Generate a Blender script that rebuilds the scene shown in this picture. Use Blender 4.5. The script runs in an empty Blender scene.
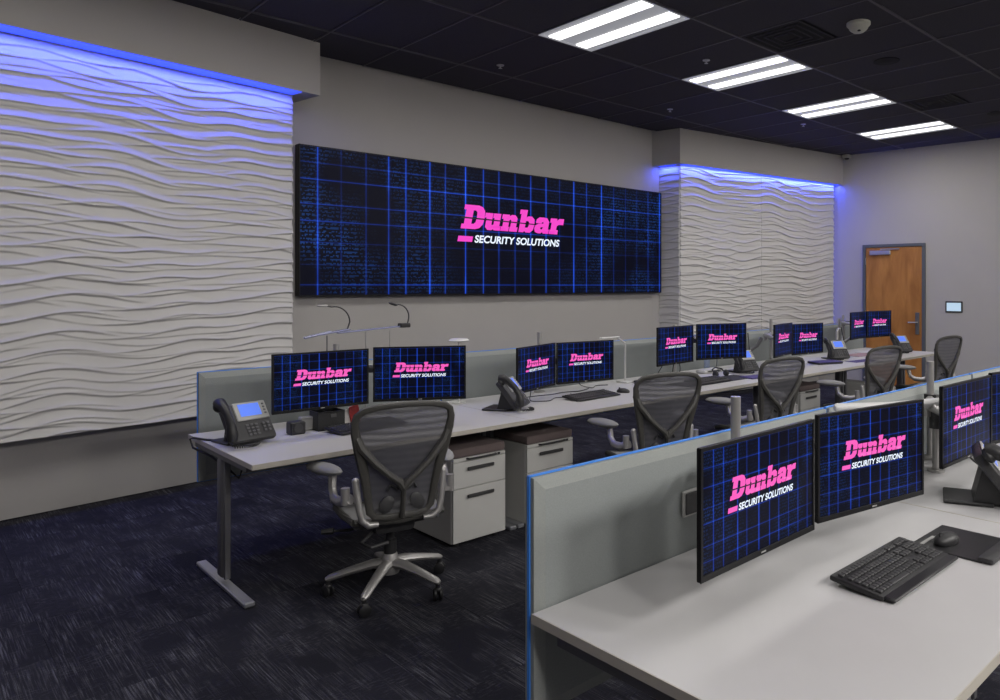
import bpy, bmesh, math, random
import numpy as np
from mathutils import Vector, Matrix
random.seed(7)
PI = math.pi
SC = bpy.context.scene
COL = SC.collection

# ------------------------------------------------------------------ camera
cam_d = bpy.data.cameras.new('camera'); cam = bpy.data.objects.new('camera', cam_d); COL.objects.link(cam)
cam.location = (0, 0, 1.6)
cam.rotation_euler = (PI/2, 0, -math.radians(45.98))
cam_d.sensor_width = 36; cam_d.lens = 36*729.57/1000
cam_d.shift_x = -0.14; cam_d.shift_y = -0.064
cam_d.clip_start = 0.02
SC.camera = cam
# ------------------------------------------------------------------ world, exposure
w = bpy.data.worlds.new('world'); SC.world = w; w.use_nodes = True
w.node_tree.nodes['Background'].inputs[0].default_value = (0.6, 0.65, 0.8, 1)
w.node_tree.nodes['Background'].inputs[1].default_value = 0.02
SC.view_settings.view_transform = 'Standard'
SC.view_settings.look = 'None'
SC.view_settings.gamma = 1
SC.view_settings.exposure = 0.0
SC.view_settings.use_curve_mapping = False
# ------------------------------------------------------------------ lights
LIGHT_POWER = 19.0
MID_POWER = 12.0
REAR_FILL_POWER = 108.0  # unseen row behind the camera, boosted as front fill for the walls
LED_POWER = 8.0
LED_COL = (.05, .085, 1.0)
CEIL = 3.75
TX0, TXS, TY0, TYS = 3.87, 0.625, 3.765, 1.2        # ceiling grid lines
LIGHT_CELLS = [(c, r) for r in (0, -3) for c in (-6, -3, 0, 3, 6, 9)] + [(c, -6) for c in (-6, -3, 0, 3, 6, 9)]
def area(name, loc, sx, sy, power, col, rot=(0,0,0), spread=PI):
    d = bpy.data.lights.new(name, 'AREA'); d.shape = 'RECTANGLE'; d.size = sx; d.size_y = sy
    d.energy = power; d.color = col; d.spread = spread
    o = bpy.data.objects.new(name, d); COL.objects.link(o); o.location = loc; o.rotation_euler = rot
    return o
def cell_c(c, r): return TX0+(c+.5)*TXS, TY0+(r+.5)*TYS
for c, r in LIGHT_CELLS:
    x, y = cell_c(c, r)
    area('troffer_and_fill_lamp', (x, y, CEIL-0.03), .5, 1.1, {0: LIGHT_POWER, -3: MID_POWER, -6: REAR_FILL_POWER}[r], (1.0, .965, .93))

# ------------------------------------------------------------------ materials
def mat(name, col, rough=.5, metal=0, nscale=None, namt=.1, bump=0, bscale=None, spec=.5, alpha=None, emit=None, estr=0, ncol2=None, coat=0):
    m = bpy.data.materials.new(name); m.use_nodes = True
    nt = m.node_tree; b = nt.nodes['Principled BSDF']
    b.inputs['Base Color'].default_value = (*col, 1); b.inputs['Roughness'].default_value = rough
    b.inputs['Metallic'].default_value = metal; b.inputs['Specular IOR Level'].default_value = spec
    if coat: b.inputs['Coat Weight'].default_value = coat
    if emit: b.inputs['Emission Color'].default_value = (*emit, 1); b.inputs['Emission Strength'].default_value = estr
    tc = nt.nodes.new('ShaderNodeTexCoord')
    n = nt.nodes.new('ShaderNodeTexNoise'); n.inputs['Scale'].default_value = nscale or 30; n.inputs['Detail'].default_value = 4
    nt.links.new(tc.outputs['Object'], n.inputs['Vector'])
    mx = nt.nodes.new('ShaderNodeMix'); mx.data_type = 'RGBA'
    c2 = ncol2 or tuple(x*(1-namt) for x in col)
    mx.inputs[6].default_value = (*col, 1); mx.inputs[7].default_value = (*c2, 1)
    nt.links.new(n.outputs[0], mx.inputs[0]); nt.links.new(mx.outputs[2], b.inputs['Base Color'])
    if bump:
        n2 = nt.nodes.new('ShaderNodeTexNoise'); n2.inputs['Scale'].default_value = bscale or 200; n2.inputs['Detail'].default_value = 3
        nt.links.new(tc.outputs['Object'], n2.inputs['Vector'])
        bp = nt.nodes.new('ShaderNodeBump'); bp.inputs['Strength'].default_value = bump; bp.inputs['Distance'].default_value = .002
        nt.links.new(n2.outputs[0], bp.inputs['Height']); nt.links.new(bp.outputs[0], b.inputs['Normal'])
    if alpha is not None: b.inputs['Alpha'].default_value = alpha
    return m
M = {}
M['wall'] = mat('warm_grey_wall_paint', (.445, .43, .415), .8, nscale=3, namt=.05, bump=.15, bscale=300)
M['wave'] = mat('white_wave_panel', (.60, .59, .575), .55, nscale=5, namt=.04)
M['ceil'] = mat('black_ceiling_tile', (.080, .076, .094), .95, nscale=60, namt=.35, bump=.3, bscale=400, spec=.15)
M['grid'] = mat('dark_grid_metal', (.075, .07, .09), .5, nscale=20)
M['vent'] = mat('vent_black', (.008, .008, .012), .9, nscale=90)
M['desk'] = mat('white_laminate', (.53, .525, .53), .42, nscale=8, namt=.05)
M['deskedge'] = mat('warm_edge_band', (.50, .47, .41), .5, nscale=20)
M['steel'] = mat('brushed_silver', (.55, .56, .60), .35, metal=.85, nscale=60)
M['column'] = mat('grey_painted_steel', (.17, .17, .18), .4, metal=.5, nscale=40)
M['alu'] = mat('cast_aluminium', (.46, .45, .44), .38, metal=.65, nscale=50)
M['armwhite'] = mat('light_grey_arm_plastic', (.62, .62, .62), .4, nscale=40)
M['dark'] = mat('black_plastic', (.018, .018, .020), .45, nscale=80, namt=.3)
M['dark2'] = mat('charcoal_plastic', (.045, .045, .048), .5, nscale=80, namt=.3)
M['bezel'] = mat('monitor_bezel', (.009, .009, .010), .4, nscale=80, spec=.25)
M['frameg'] = mat('graphite_chair_frame', (.066, .064, .059), .45, nscale=60)
M['pad'] = mat('grey_arm_pad_and_lit_seat', (.27, .27, .27), .55, nscale=40)
M['ped'] = mat('pedestal_off_white', (.50, .50, .48), .45, nscale=12, namt=.04)
M['cushion'] = mat('brown_tweed', (.17, .13, .125), .95, nscale=180, ncol2=(.07, .055, .055), bump=.6, bscale=400)
M['handle'] = mat('gunmetal_pull', (.12, .12, .12), .35, metal=.7, nscale=60)
M['fabric'] = mat('grey_green_panel_fabric', (.33, .355, .35), .95, nscale=350, ncol2=(.23, .25, .247), bump=.4, bscale=600)
M['fabric2'] = mat('panel_border_fabric', (.37, .39, .375), .95, nscale=350, ncol2=(.27, .29, .28), bump=.4, bscale=600)
M['blue'] = mat('blue_edge_line', (.07, .30, .92), .35, nscale=40)
M['doorframe'] = mat('grey_door_frame', (.10, .11, .13), .5, nscale=20)
M['silver'] = mat('phone_silver', (.42, .42, .41), .4, nscale=60)
M['white'] = mat('white_plastic', (.65, .65, .63), .45, nscale=40)
M['red'] = mat('red_print', (.45, .03, .03), .5, nscale=70, ncol2=(.15, .01, .01))
M['paper'] = mat('paper', (.62, .61, .60), .7, nscale=20)
M['pinkpaper'] = mat('pinkish_folder', (.45, .30, .28), .7, nscale=20)
M['purple'] = mat('indigo_pad', (.06, .045, .18), .7, nscale=60)
M['navy'] = mat('dark_mat', (.03, .03, .045), .8, nscale=60)
M['clear'] = mat('frosted_blue_acrylic', (.35, .38, .60), .2, nscale=20, alpha=.55)
M['bottle'] = mat('pale_bottle', (.45, .55, .75), .2, nscale=20, alpha=.6)
M['smoke'] = mat('cream_detector', (.55, .55, .48), .5, nscale=30)
M['led'] = mat('led_tape', (.05, .1, .8), .5, emit=(.05, .10, 1.0), estr=.95)
M['pod_led'] = mat('phone_screen', (.05, .1, .5), .3, emit=(.12, .24, .85), estr=.75)
M['tube'] = mat('lit_lens', (.9, .9, .9), .5, emit=(1, .98, .96), estr=2.2)
M['reflector'] = mat('troffer_reflector', (.30, .30, .31), .4, emit=(.9, .92, 1), estr=.22)  # faint emission paints the lamp light caught by reflector and frame

def mesh_fab():
    m = mat('pellicle_mesh', (.095, .095, .108), .6, nscale=10)
    nt = m.node_tree; b = nt.nodes['Principled BSDF']; tc = nt.nodes['Texture Coordinate']
    wv = nt.nodes.new('ShaderNodeTexWave'); wv.wave_type = 'BANDS'; wv.bands_direction = 'Z'
    wv.inputs['Scale'].default_value = 9; wv.inputs['Distortion'].default_value = 3; wv.inputs['Detail'].default_value = 1; wv.inputs['Detail Scale'].default_value = .5
    nt.links.new(tc.outputs['Object'], wv.inputs['Vector'])
    mr = nt.nodes.new('ShaderNodeMapRange'); mr.inputs[3].default_value = .74; mr.inputs[4].default_value = .94
    nt.links.new(wv.outputs['Fac'], mr.inputs[0]); nt.links.new(mr.outputs[0], b.inputs['Alpha'])
    return m
M['mesh'] = mesh_fab()

def carpet_mat():
    m = bpy.data.materials.new('carpet_tile_navy_streak'); m.use_nodes = True
    nt = m.node_tree; b = nt.nodes['Principled BSDF']; b.inputs['Roughness'].default_value = .95; b.inputs['Specular IOR Level'].default_value = .12
    tc = nt.nodes.new('ShaderNodeTexCoord'); oi = nt.nodes.new('ShaderNodeObjectInfo')
    ge = nt.nodes.new('ShaderNodeNewGeometry')
    def mapn(sc, off=True):
        mp = nt.nodes.new('ShaderNodeMapping'); mp.inputs['Scale'].default_value = sc
        nt.links.new(ge.outputs['Position'], mp.inputs['Vector'])
        if off:
            cb = nt.nodes.new('ShaderNodeCombineXYZ')
            mu = nt.nodes.new('ShaderNodeMath'); mu.operation = 'MULTIPLY'; mu.inputs[1].default_value = 37
            nt.links.new(oi.outputs['Random'], mu.inputs[0]); nt.links.new(mu.outputs[0], cb.inputs[0]); nt.links.new(mu.outputs[0], cb.inputs[1])
            nt.links.new(cb.outputs[0], mp.inputs['Location'])
        return mp
    def noise(mp, sc, det, rough=.6):
        n = nt.nodes.new('ShaderNodeTexNoise'); n.inputs['Scale'].default_value = sc; n.inputs['Detail'].default_value = det; n.inputs['Roughness'].default_value = rough
        nt.links.new(mp.outputs[0], n.inputs['Vector']); return n
    def ramp(src, a, b_):
        r = nt.nodes.new('ShaderNodeMapRange'); r.inputs[1].default_value = a; r.inputs[2].default_value = b_
        nt.links.new(src, r.inputs[0]); return r.outputs[0]
    def mul(a, b_):
        r = nt.nodes.new('ShaderNodeMath'); r.operation = 'MULTIPLY'; nt.links.new(a, r.inputs[0])
        if isinstance(b_, float): r.inputs[1].default_value = b_
        else: nt.links.new(b_, r.inputs[1])
        return r.outputs[0]
    def add(a, b_):
        r = nt.nodes.new('ShaderNodeMath'); r.operation = 'ADD'; nt.links.new(a, r.inputs[0]); nt.links.new(b_, r.inputs[1]); return r.outputs[0]
    streak = ramp(noise(mapn((170, 4.5, 1)), 1, 2).outputs[0], .47, .72)
    cross = ramp(noise(mapn((26, 90, 1)), 1, 2).outputs[0], .5, .72)
    patch = ramp(noise(mapn((6, 2.2, 1)), 1, 3).outputs[0], .42, .68)
    patch2 = ramp(noise(mapn((3, 5, 1)), 1, 3).outputs[0], .45, .62)
    fine = ramp(noise(mapn((260, 260, 1), False), 1, 2).outputs[0], .3, .75)
    tot = mul(add(mul(streak, patch), mul(mul(cross, patch2), .28)), fine)
    tot = add(tot, mul(oi.outputs['Random'], .022))
    mx = nt.nodes.new('ShaderNodeMix'); mx.data_type = 'RGBA'
    mx.inputs[6].default_value = (.016, .016, .023, 1); mx.inputs[7].default_value = (.33, .33, .36, 1)
    nt.links.new(tot, mx.inputs[0]); nt.links.new(mx.outputs[2], b.inputs['Base Color'])
    bp = nt.nodes.new('ShaderNodeBump'); bp.inputs['Strength'].default_value = .5; bp.inputs['Distance'].default_value = .003
    nt.links.new(fine, bp.inputs['Height']); nt.links.new(bp.outputs[0], b.inputs['Normal'])
    return m
M['carpet'] = carpet_mat()

def wood_mat():
    m = bpy.data.materials.new('honey_wood_veneer'); m.use_nodes = True
    nt = m.node_tree; b = nt.nodes['Principled BSDF']; b.inputs['Roughness'].default_value = .4
    tc = nt.nodes.new('ShaderNodeTexCoord'); mp = nt.nodes.new('ShaderNodeMapping'); mp.inputs['Scale'].default_value = (5, 5, 1.0)
    nt.links.new(tc.outputs['Object'], mp.inputs['Vector'])
    n = nt.nodes.new('ShaderNodeTexNoise'); n.inputs['Scale'].default_value = 1.6; n.inputs['Detail'].default_value = 7; n.inputs['Distortion'].default_value = .6
    nt.links.new(mp.outputs[0], n.inputs['Vector'])
    r = nt.nodes.new('ShaderNodeValToRGB'); r.color_ramp.elements[0].position = .3; r.color_ramp.elements[0].color = (.30, .115, .026, 1)
    r.color_ramp.elements[1].position = .7; r.color_ramp.elements[1].color = (.52, .235, .058, 1)
    nt.links.new(n.outputs[0], r.inputs[0]); nt.links.new(r.outputs[0], b.inputs['Base Color'])
    return m
M['wood'] = wood_mat()

def screen_mat(name, nu, nv, seed, strength):
    """dark screen showing a blue line grid over faint rows of code; u,v from the UV map"""
    m = bpy.data.materials.new(name); m.use_nodes = True
    nt = m.node_tree; b = nt.nodes['Principled BSDF']
    b.inputs['Base Color'].default_value = (.004, .004, .007, 1); b.inputs['Roughness'].default_value = .3; b.inputs['Specular IOR Level'].default_value = .06
    tc = nt.nodes.new('ShaderNodeTexCoord'); sp = nt.nodes.new('ShaderNodeSeparateXYZ'); nt.links.new(tc.outputs['UV'], sp.inputs[0])
    def mth(op, a, b_=None, c=None):
        r = nt.nodes.new('ShaderNodeMath'); r.operation = op
        for i, v in enumerate((a, b_, c)):
            if v is None: continue
            if isinstance(v, (int, float)): r.inputs[i].default_value = v
            else: nt.links.new(v, r.inputs[i])
        return r.outputs[0]
    def wn(v, dim='1D'):
        r = nt.nodes.new('ShaderNodeTexWhiteNoise'); r.noise_dimensions = dim
        nt.links.new(v, r.inputs['W' if dim == '1D' else 'Vector']); return r.outputs['Value']
    def lines(c, N, off, wd, k):
        a = mth('ADD', mth('MULTIPLY', c, N), off); cell = mth('ROUND', a)
        jit = mth('MULTIPLY', mth('SUBTRACT', wn(mth('ADD', cell, 11.3+seed)), .5), .22)
        d = mth('ABSOLUTE', mth('ADD', mth('SUBTRACT', a, cell), jit))
        core = mth('MAXIMUM', mth('SUBTRACT', 1, mth('DIVIDE', d, wd)), 0)
        halo = mth('MULTIPLY', mth('POWER', mth('MAXIMUM', mth('SUBTRACT', 1, mth('DIVIDE', d, wd*4.5)), 0), 2), .28)
        it = mth('ADD', mth('MULTIPLY', mth('POWER', wn(mth('ADD', cell, 3.7+seed)), 1.3), .85), .15)
        return mth('MULTIPLY', mth('MULTIPLY', mth('ADD', core, halo), it), k)
    U, V = sp.outputs[0], sp.outputs[1]
    L1 = lines(U, nu, .2, .04, 1.0); L2 = lines(V, nv, .4, .036, .62)
    nz = nt.nodes.new('ShaderNodeTexNoise'); nz.inputs['Scale'].default_value = 3.2; nz.inputs['Detail'].default_value = 3
    mp = nt.nodes.new('ShaderNodeMapping'); mp.inputs['Scale'].default_value = (nu/9, nv/7*.6, 1); mp.inputs['Location'].default_value = (seed, 0, 0)
    nt.links.new(tc.outputs['UV'], mp.inputs['Vector']); nt.links.new(mp.outputs[0], nz.inputs['Vector'])
    modl = mth('ADD', mth('MULTIPLY', nz.outputs[0], 1.5), -.15)
    # faint code glyphs, stronger towards both sides
    cb = nt.nodes.new('ShaderNodeCombineXYZ')
    nt.links.new(mth('FLOOR', mth('MULTIPLY', U, nu*17)), cb.inputs[0]); nt.links.new(mth('FLOOR', mth('MULTIPLY', V, nv*15)), cb.inputs[1])
    g = mth('GREATER_THAN', wn(cb.outputs[0], '3D'), .5)
    rowgap = mth('GREATER_THAN', mth('FRACT', mth('MULTIPLY', V, nv*5)), .4)
    side = mth('ADD', mth('MULTIPLY', mth('POWER', mth('ABSOLUTE', mth('SUBTRACT', mth('MULTIPLY', U, 2), 1)), 1.5), .9), .12)
    code = mth('MULTIPLY', mth('MULTIPLY', mth('MULTIPLY', g, rowgap), side), mth('MAXIMUM', mth('MULTIPLY', mth('SUBTRACT', nz.outputs[0], .38), 2.5), 0))
    tot = mth('MULTIPLY', mth('ADD', L1, L2), mth('MAXIMUM', modl, .1))
    tot = mth('POWER', mth('MAXIMUM', tot, 0), 1.25)
    def vec(colr, f, s):
        r = nt.nodes.new('ShaderNodeVectorMath'); r.operation = 'SCALE'; r.inputs[0].default_value = colr; nt.links.new(mth('MULTIPLY', f, s), r.inputs['Scale']); return r.outputs[0]
    v1 = vec((.02, .11, 1.0), tot, 1.35); v2 = vec((.012, .06, .24), code, 1.0)
    ad = nt.nodes.new('ShaderNodeVectorMath'); nt.links.new(v1, ad.inputs[0]); nt.links.new(v2, ad.inputs[1])
    ad2 = nt.nodes.new('ShaderNodeVectorMath'); nt.links.new(ad.outputs[0], ad2.inputs[0]); ad2.inputs[1].default_value = (.0012, .0015, .006)
    nt.links.new(ad2.outputs[0], b.inputs['Emission Color']); b.inputs['Emission Strength'].default_value = strength
    return m
M['scr_wall'] = screen_mat('video_wall_image', 22, 7.3, 2.0, 1.0)
M['scr_mon'] = screen_mat('monitor_image', 10.4, 6.6, 5.0, .85)
M['magenta'] = mat('magenta_light', (.1, .01, .06), .5, emit=(.86, .045, .55), estr=1.0)
M['magenta2'] = mat('pink_light', (.1, .01, .06), .5, emit=(.88, .10, .48), estr=1.0)
M['wtext'] = mat('white_light', (.1, .1, .1), .5, emit=(.80, .88, 1.0), estr=1.0)
M['blackline'] = mat('dark_gap', (.004, .004, .008), .5)
M['tablet'] = mat('tablet_image', (.1, .1, .1), .3, emit=(.50, .68, .85), estr=.9, nscale=14)

# ------------------------------------------------------------------ mesh helpers
class MB:
    def __init__(s): s.bm = bmesh.new(); s.mi = 0
    def _m(s, faces):
        for f in faces: f.material_index = s.mi
    def box(s, c, d, bev=0, rot=None, seg=1):
        g = bmesh.ops.create_cube(s.bm, size=1); vs = g['verts']
        mt = Matrix.Translation(c) @ (rot.to_4x4() if rot else Matrix.Identity(4)) @ Matrix.Diagonal((*d, 1))
        bmesh.ops.transform(s.bm, matrix=mt, verts=vs)
        fs = set(f for v in vs for f in v.link_faces); s._m(fs)
        if bev:
            es = list(set(e for v in vs for e in v.link_edges))
            r = bmesh.ops.bevel(s.bm, geom=es, offset=min(bev, min(d)*.48), segments=seg, profile=.5, affect='EDGES')
            s._m(r['faces'])
        return s
    def prism(s, pts, z0, z1):
        n = len(pts); a = [s.bm.verts.new((p[0], p[1], z0)) for p in pts]; b = [s.bm.verts.new((p[0], p[1], z1)) for p in pts]
        fs = [s.bm.faces.new(a[::-1]), s.bm.faces.new(b)]
        for i in range(n): fs.append(s.bm.faces.new((a[i], a[(i+1) % n], b[(i+1) % n], b[i])))
        s._m(fs); return s
    def tube(s, pts, r, n=8, flat=1.0, cap=True, up=Vector((0, 0, 1))):
        pts = [Vector(p) for p in pts]; rr = r if isinstance(r, (list, tuple)) else [r]*len(pts)
        rings = []; prev = None
        for i, p in enumerate(pts):
            t = (pts[min(i+1, len(pts)-1)]-pts[max(i-1, 0)]).normalized()
            if prev is None:
                a = up if abs(t.dot(up)) < .95 else Vector((1, 0, 0))
                x = t.cross(a).normalized()
            else:
                x = (prev - t*prev.dot(t)).normalized()
            prev = x; y = t.cross(x)
            rings.append([s.bm.verts.new(p+(x*math.cos(q*2*PI/n)+y*math.sin(q*2*PI/n)*flat)*rr[i]) for q in range(n)])
        fs = []
        for A, Bq in zip(rings, rings[1:]):
            for q in range(n): fs.append(s.bm.faces.new((A[q], A[(q+1) % n], Bq[(q+1) % n], Bq[q])))
        if cap: fs += [s.bm.faces.new(rings[0][::-1]), s.bm.faces.new(rings[-1])]
        s._m(fs); return s
    def loop(s, pts, r, n=8):
        pts = [Vector(p) for p in pts]; N = len(pts); rings = []
        rr = r if isinstance(r, (list, tuple)) else [r]*N
        for i, p in enumerate(pts):
            t = (pts[(i+1) % N]-pts[i-1]).normalized(); a = Vector((0, 1, 0)); x = t.cross(a).normalized(); y = a
            rings.append([s.bm.verts.new(p+(x*math.cos(q*2*PI/n)+y*math.sin(q*2*PI/n)*.8)*rr[i]) for q in range(n)])
        fs = []
        for i in range(N):
            A, Bq = rings[i], rings[(i+1) % N]
            for q in range(n): fs.append(s.bm.faces.new((A[q], A[(q+1) % n], Bq[(q+1) % n], Bq[q])))
        s._m(fs); return s
    def lathe(s, prof, c=(0, 0, 0), n=20, rot=None):
        rings = []; R = rot or Matrix.Identity(3); c = Vector(c)
        for (r, z) in prof:
            rings.append([s.bm.verts.new(c+R @ Vector((r*math.cos(q*2*PI/n), r*math.sin(q*2*PI/n), z))) for q in range(n)])
        fs = []
        for A, Bq in zip(rings, rings[1:]):
            for q in range(n): fs.append(s.bm.faces.new((A[q], A[(q+1) % n], Bq[(q+1) % n], Bq[q])))
        fs += [s.bm.faces.new(rings[0][::-1]), s.bm.faces.new(rings[-1])]
        s._m(fs); return s
    def ell(s, c, r, n=14, rot=None):
        g = bmesh.ops.create_uvsphere(s.bm, u_segments=n, v_segments=max(6, n//2), radius=1)
        mt = Matrix.Translation(c) @ (rot.to_4x4() if rot else Matrix.Identity(4)) @ Matrix.Diagonal((*r, 1))
        bmesh.ops.transform(s.bm, matrix=mt, verts=g['verts']); s._m(set(f for v in g['verts'] for f in v.link_faces)); return s
    def quad(s, a, b, c, d, uv=False):
        vs = [s.bm.verts.new(p) for p in (a, b, c, d)]; f = s.bm.faces.new(vs); s._m([f])
        if uv:
            l = s.bm.loops.layers.uv.verify()
            for lp, q in zip(f.loops, ((0, 0), (1, 0), (1, 1), (0, 1))): lp[l].uv = q
        return s
    def build(s, name, m, parent=None, smooth=False, loc=None, rz=None, stuff=False):
        bmesh.ops.recalc_face_normals(s.bm, faces=s.bm.faces) if len(s.bm.faces) > 1 else None
        me = bpy.data.meshes.new(name); s.bm.to_mesh(me); s.bm.free()
        for k in (m if isinstance(m, (list, tuple)) else [m]): me.materials.append(k)
        if smooth:
            me.polygons.foreach_set('use_smooth', [True]*len(me.polygons))
            try: me.set_sharp_from_angle(angle=math.radians(40))
            except Exception: pass
        o = bpy.data.objects.new(name, me); COL.objects.link(o)
        if parent: o.parent = parent
        if loc: o.location = loc
        if rz is not None: o.rotation_euler.z = rz
        if stuff: o['kind'] = 'stuff'
        return o
def RX(a): return Matrix.Rotation(a, 3, 'X')
def RY(a): return Matrix.Rotation(a, 3, 'Y')
def RZ(a): return Matrix.Rotation(a, 3, 'Z')
def tag(o, label, cat, group=None):
    o['label'] = label; o['category'] = cat
    if group: o['group'] = group
    return o
def struct(o): o['kind'] = 'structure'; return o
def thing(name, loc, label, cat, rz=0, group=None):
    o = bpy.data.objects.new(name, None); COL.objects.link(o); o.location = loc; o.rotation_euler.z = rz
    o.empty_display_size = .1
    return tag(o, label, cat, group)
KIDS = {}
def copy_tree(o, parent=None):
    c = o.copy(); COL.objects.link(c); c.parent = parent
    for ch in [x for x in bpy.data.objects if x.parent == o]: copy_tree(ch, c)
    return c
def arc(c, r, a0, a1, n, plane='xz'):
    out = []
    for i in range(n+1):
        a = math.radians(a0+(a1-a0)*i/n)
        out.append((c[0]+r*math.cos(a), c[1], c[2]+r*math.sin(a)) if plane == 'xz' else (c[0], c[1]+r*math.cos(a), c[2]+r*math.sin(a)))
    return out

# ------------------------------------------------------------------ room shell
def wall_seg(name, a, b, z0=0, z1=CEIL+.06, th=.12, side=1):
    a = Vector((a[0], a[1])); b = Vector((b[0], b[1])); d = (b-a).normalized(); n = Vector((-d.y, d.x))*th*side
    m = MB(); m.prism([a, b, b+n, a+n], z0, z1)
    return struct(m.build(name, M['wall']))
MIDY = 6.955
LW = lambda x: MIDY-.12+.130*(x-2.42)                     # lower left wall line
wall_seg('wall_left', (-3.0, LW(-3)), (2.44, LW(2.44)), th=.25)
wall_seg('wall_middle', (2.42, MIDY), (7.44, MIDY))
RWx = lambda x: MIDY-.02-.155*(x-7.44)
wall_seg('wall_right', (7.44, MIDY), (11.0, 6.39))
wall_seg('wall_far', (10.96, 6.40), (11.93, -3.2))
wall_seg('wall_back', (11.93, -3.2), (-3.0, -3.2))
wall_seg('wall_side', (-3.0, -3.2), (-3.0, LW(-3)))

fl = MB(); fl.prism([(-3.1, -3.3), (12.2, -3.3), (12.2, 7.2), (-3.1, 7.2)], -.12, -.009)
floor = struct(fl.build('floor', M['carpet']))
tm = MB(); tm.box((0, 0, -.004), (.4994, .4994, .008), .0007); tile0 = tm.build('carpet_tile', M['carpet'], floor)
first = True
for i in range(19):
    for j in range(11):
        x = .25+.5*i; y = 1.75+.5*j
        if x < 2.42 and y > LW(x)-.2: continue
        if y > MIDY-.25: continue
        if first: o = tile0; first = False
        else: o = tile0.copy(); COL.objects.link(o)
        o.location = (x, y, random.uniform(0, .0012))

cl = MB(); cl.prism([(-3.1, -3.3), (12.2, -3.3), (12.2, 7.2), (-3.1, 7.2)], CEIL+.02, CEIL+.1)
ceiling = struct(cl.build('ceiling', M['ceil']))
tm = MB(); tm.box((0, 0, .006), (TXS-.028, TYS-.028, .012), .003); ctile0 = tm.build('ceiling_tile', M['ceil'], ceiling)
first = True
vent_cells = {(2, -1), (7, -1)}
for c in range(-7, 12):
    for r in range(-3, 3):
        if (c, r) in LIGHT_CELLS or (c, r) in vent_cells: continue
        x, y = cell_c(c, r)
        if y > 6.6: continue
        if first: o = ctile0; first = False
        else: o = ctile0.copy(); COL.objects.link(o)
        o.location = (x, y, CEIL+random.uniform(0, .002))
# half tile rows at the wall and remainders beside the vents
tm = MB(); tm.box((0, 0, .006), (TXS-.028, .56, .012), .003); htile = tm.build('ceiling_tile', M['ceil'], ceiling)
hcells = [cell_c(2, -1), cell_c(7, -1)]
x, y = hcells[0]; htile.location = (x, y-.3, CEIL)
o = htile.copy(); COL.objects.link(o); x, y = hcells[1]; o.location = (x, y-.3, CEIL)
tm = MB(); tm.box((0, 0, .006), (TXS-.028, .70, .012), .003); wt = tm.build('ceiling_tile', M['ceil'], ceiling)
first = True
for c in range(-7, 12):
    if first: o = wt; first = False
    else: o = wt.copy(); COL.objects.link(o)
    o.location = (cell_c(c, 0)[0], TY0+2*TYS+1.2-.84+.004+.0, CEIL) if False else (cell_c(c, 0)[0], 6.53, CEIL)
# T bars
g = MB(); g.box((0, 0, 0), (15.0, .024, .014), .002); bar0 = g.build('grid_runner', M['grid'], ceiling)
for k, r in enumerate(range(-2, 3)):
    o = bar0 if k == 0 else bar0.copy()
    if k: COL.objects.link(o)
    o.location = (4.4, TY0+r*TYS, CEIL-.001)
g = MB(); g.box((0, 0, 0), (.018, 9.6, .010), .002); cb0 = g.build('cross_runner', M['grid'], ceiling)
for k, c in enumerate(range(-6, 12)):
    o = cb0 if k == 0 else cb0.copy()
    if k: COL.objects.link(o)
    o.location = (TX0+c*TXS, 2.1, CEIL+.001)

# soffits
g = MB(); g.prism([(-3, 6.3465-.148*4.494), (2.675, 6.5215), (2.615, MIDY), (2.42, MIDY-.12), (-3, LW(-3))], 3.286, CEIL+.02)
struct(g.build('trim_1', M['wall']))
g = MB(); g.prism([(7.517, 6.507), (11.02, 5.9635), (11.0, 6.40), (7.44, MIDY)], 3.272, CEIL+.02)
struct(g.build('trim_2', M['wall']))

# ------------------------------------------------------------------ wave panels (height field)
def wave_h(S, Z, k):
    ph = 2*PI
    A = .034*np.sin(ph*S/1.75+.9*np.sin(Z*1.3+k)+k) + .017*np.sin(ph*S/.86+Z*2.3+2*k) + .005*np.sin(ph*S/.47+Z*5)
    B = .036*np.sin(ph*S/1.45+1.1*np.sin(Z*1.0+2+k)+2.1*k+.9) + .015*np.sin(ph*S/.78-Z*1.9+k)
    C = .030*np.sin(ph*S/1.2+1.2*np.sin(Z*.9+4+k)+1.3*k+2.4) + .018*np.sin(ph*S/.95+Z*1.2-k)
    def prof(q, sharp):
        t = q-np.floor(q)
        up = (t/sharp)**1.7; dn = (1-t)/(1-sharp)
        return np.where(t < sharp, up, np.clip(dn, 0, 1))
    h1 = prof((-Z+A)/.104, .90); h2 = prof((-Z+B)/.131+.35, .91); h3 = prof((-Z+C)/.093+.6, .90)
    m1 = .74+.26*np.sin(ph*S/1.9+Z*3.1+k); m2 = .74+.26*np.sin(ph*S/1.6-Z*2.3+1+k); m3 = .62+.30*np.sin(ph*S/1.35+Z*4.3+3+k)
    return .021*np.maximum(np.maximum(h1*m1, h2*m2), h3*m3)
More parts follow.
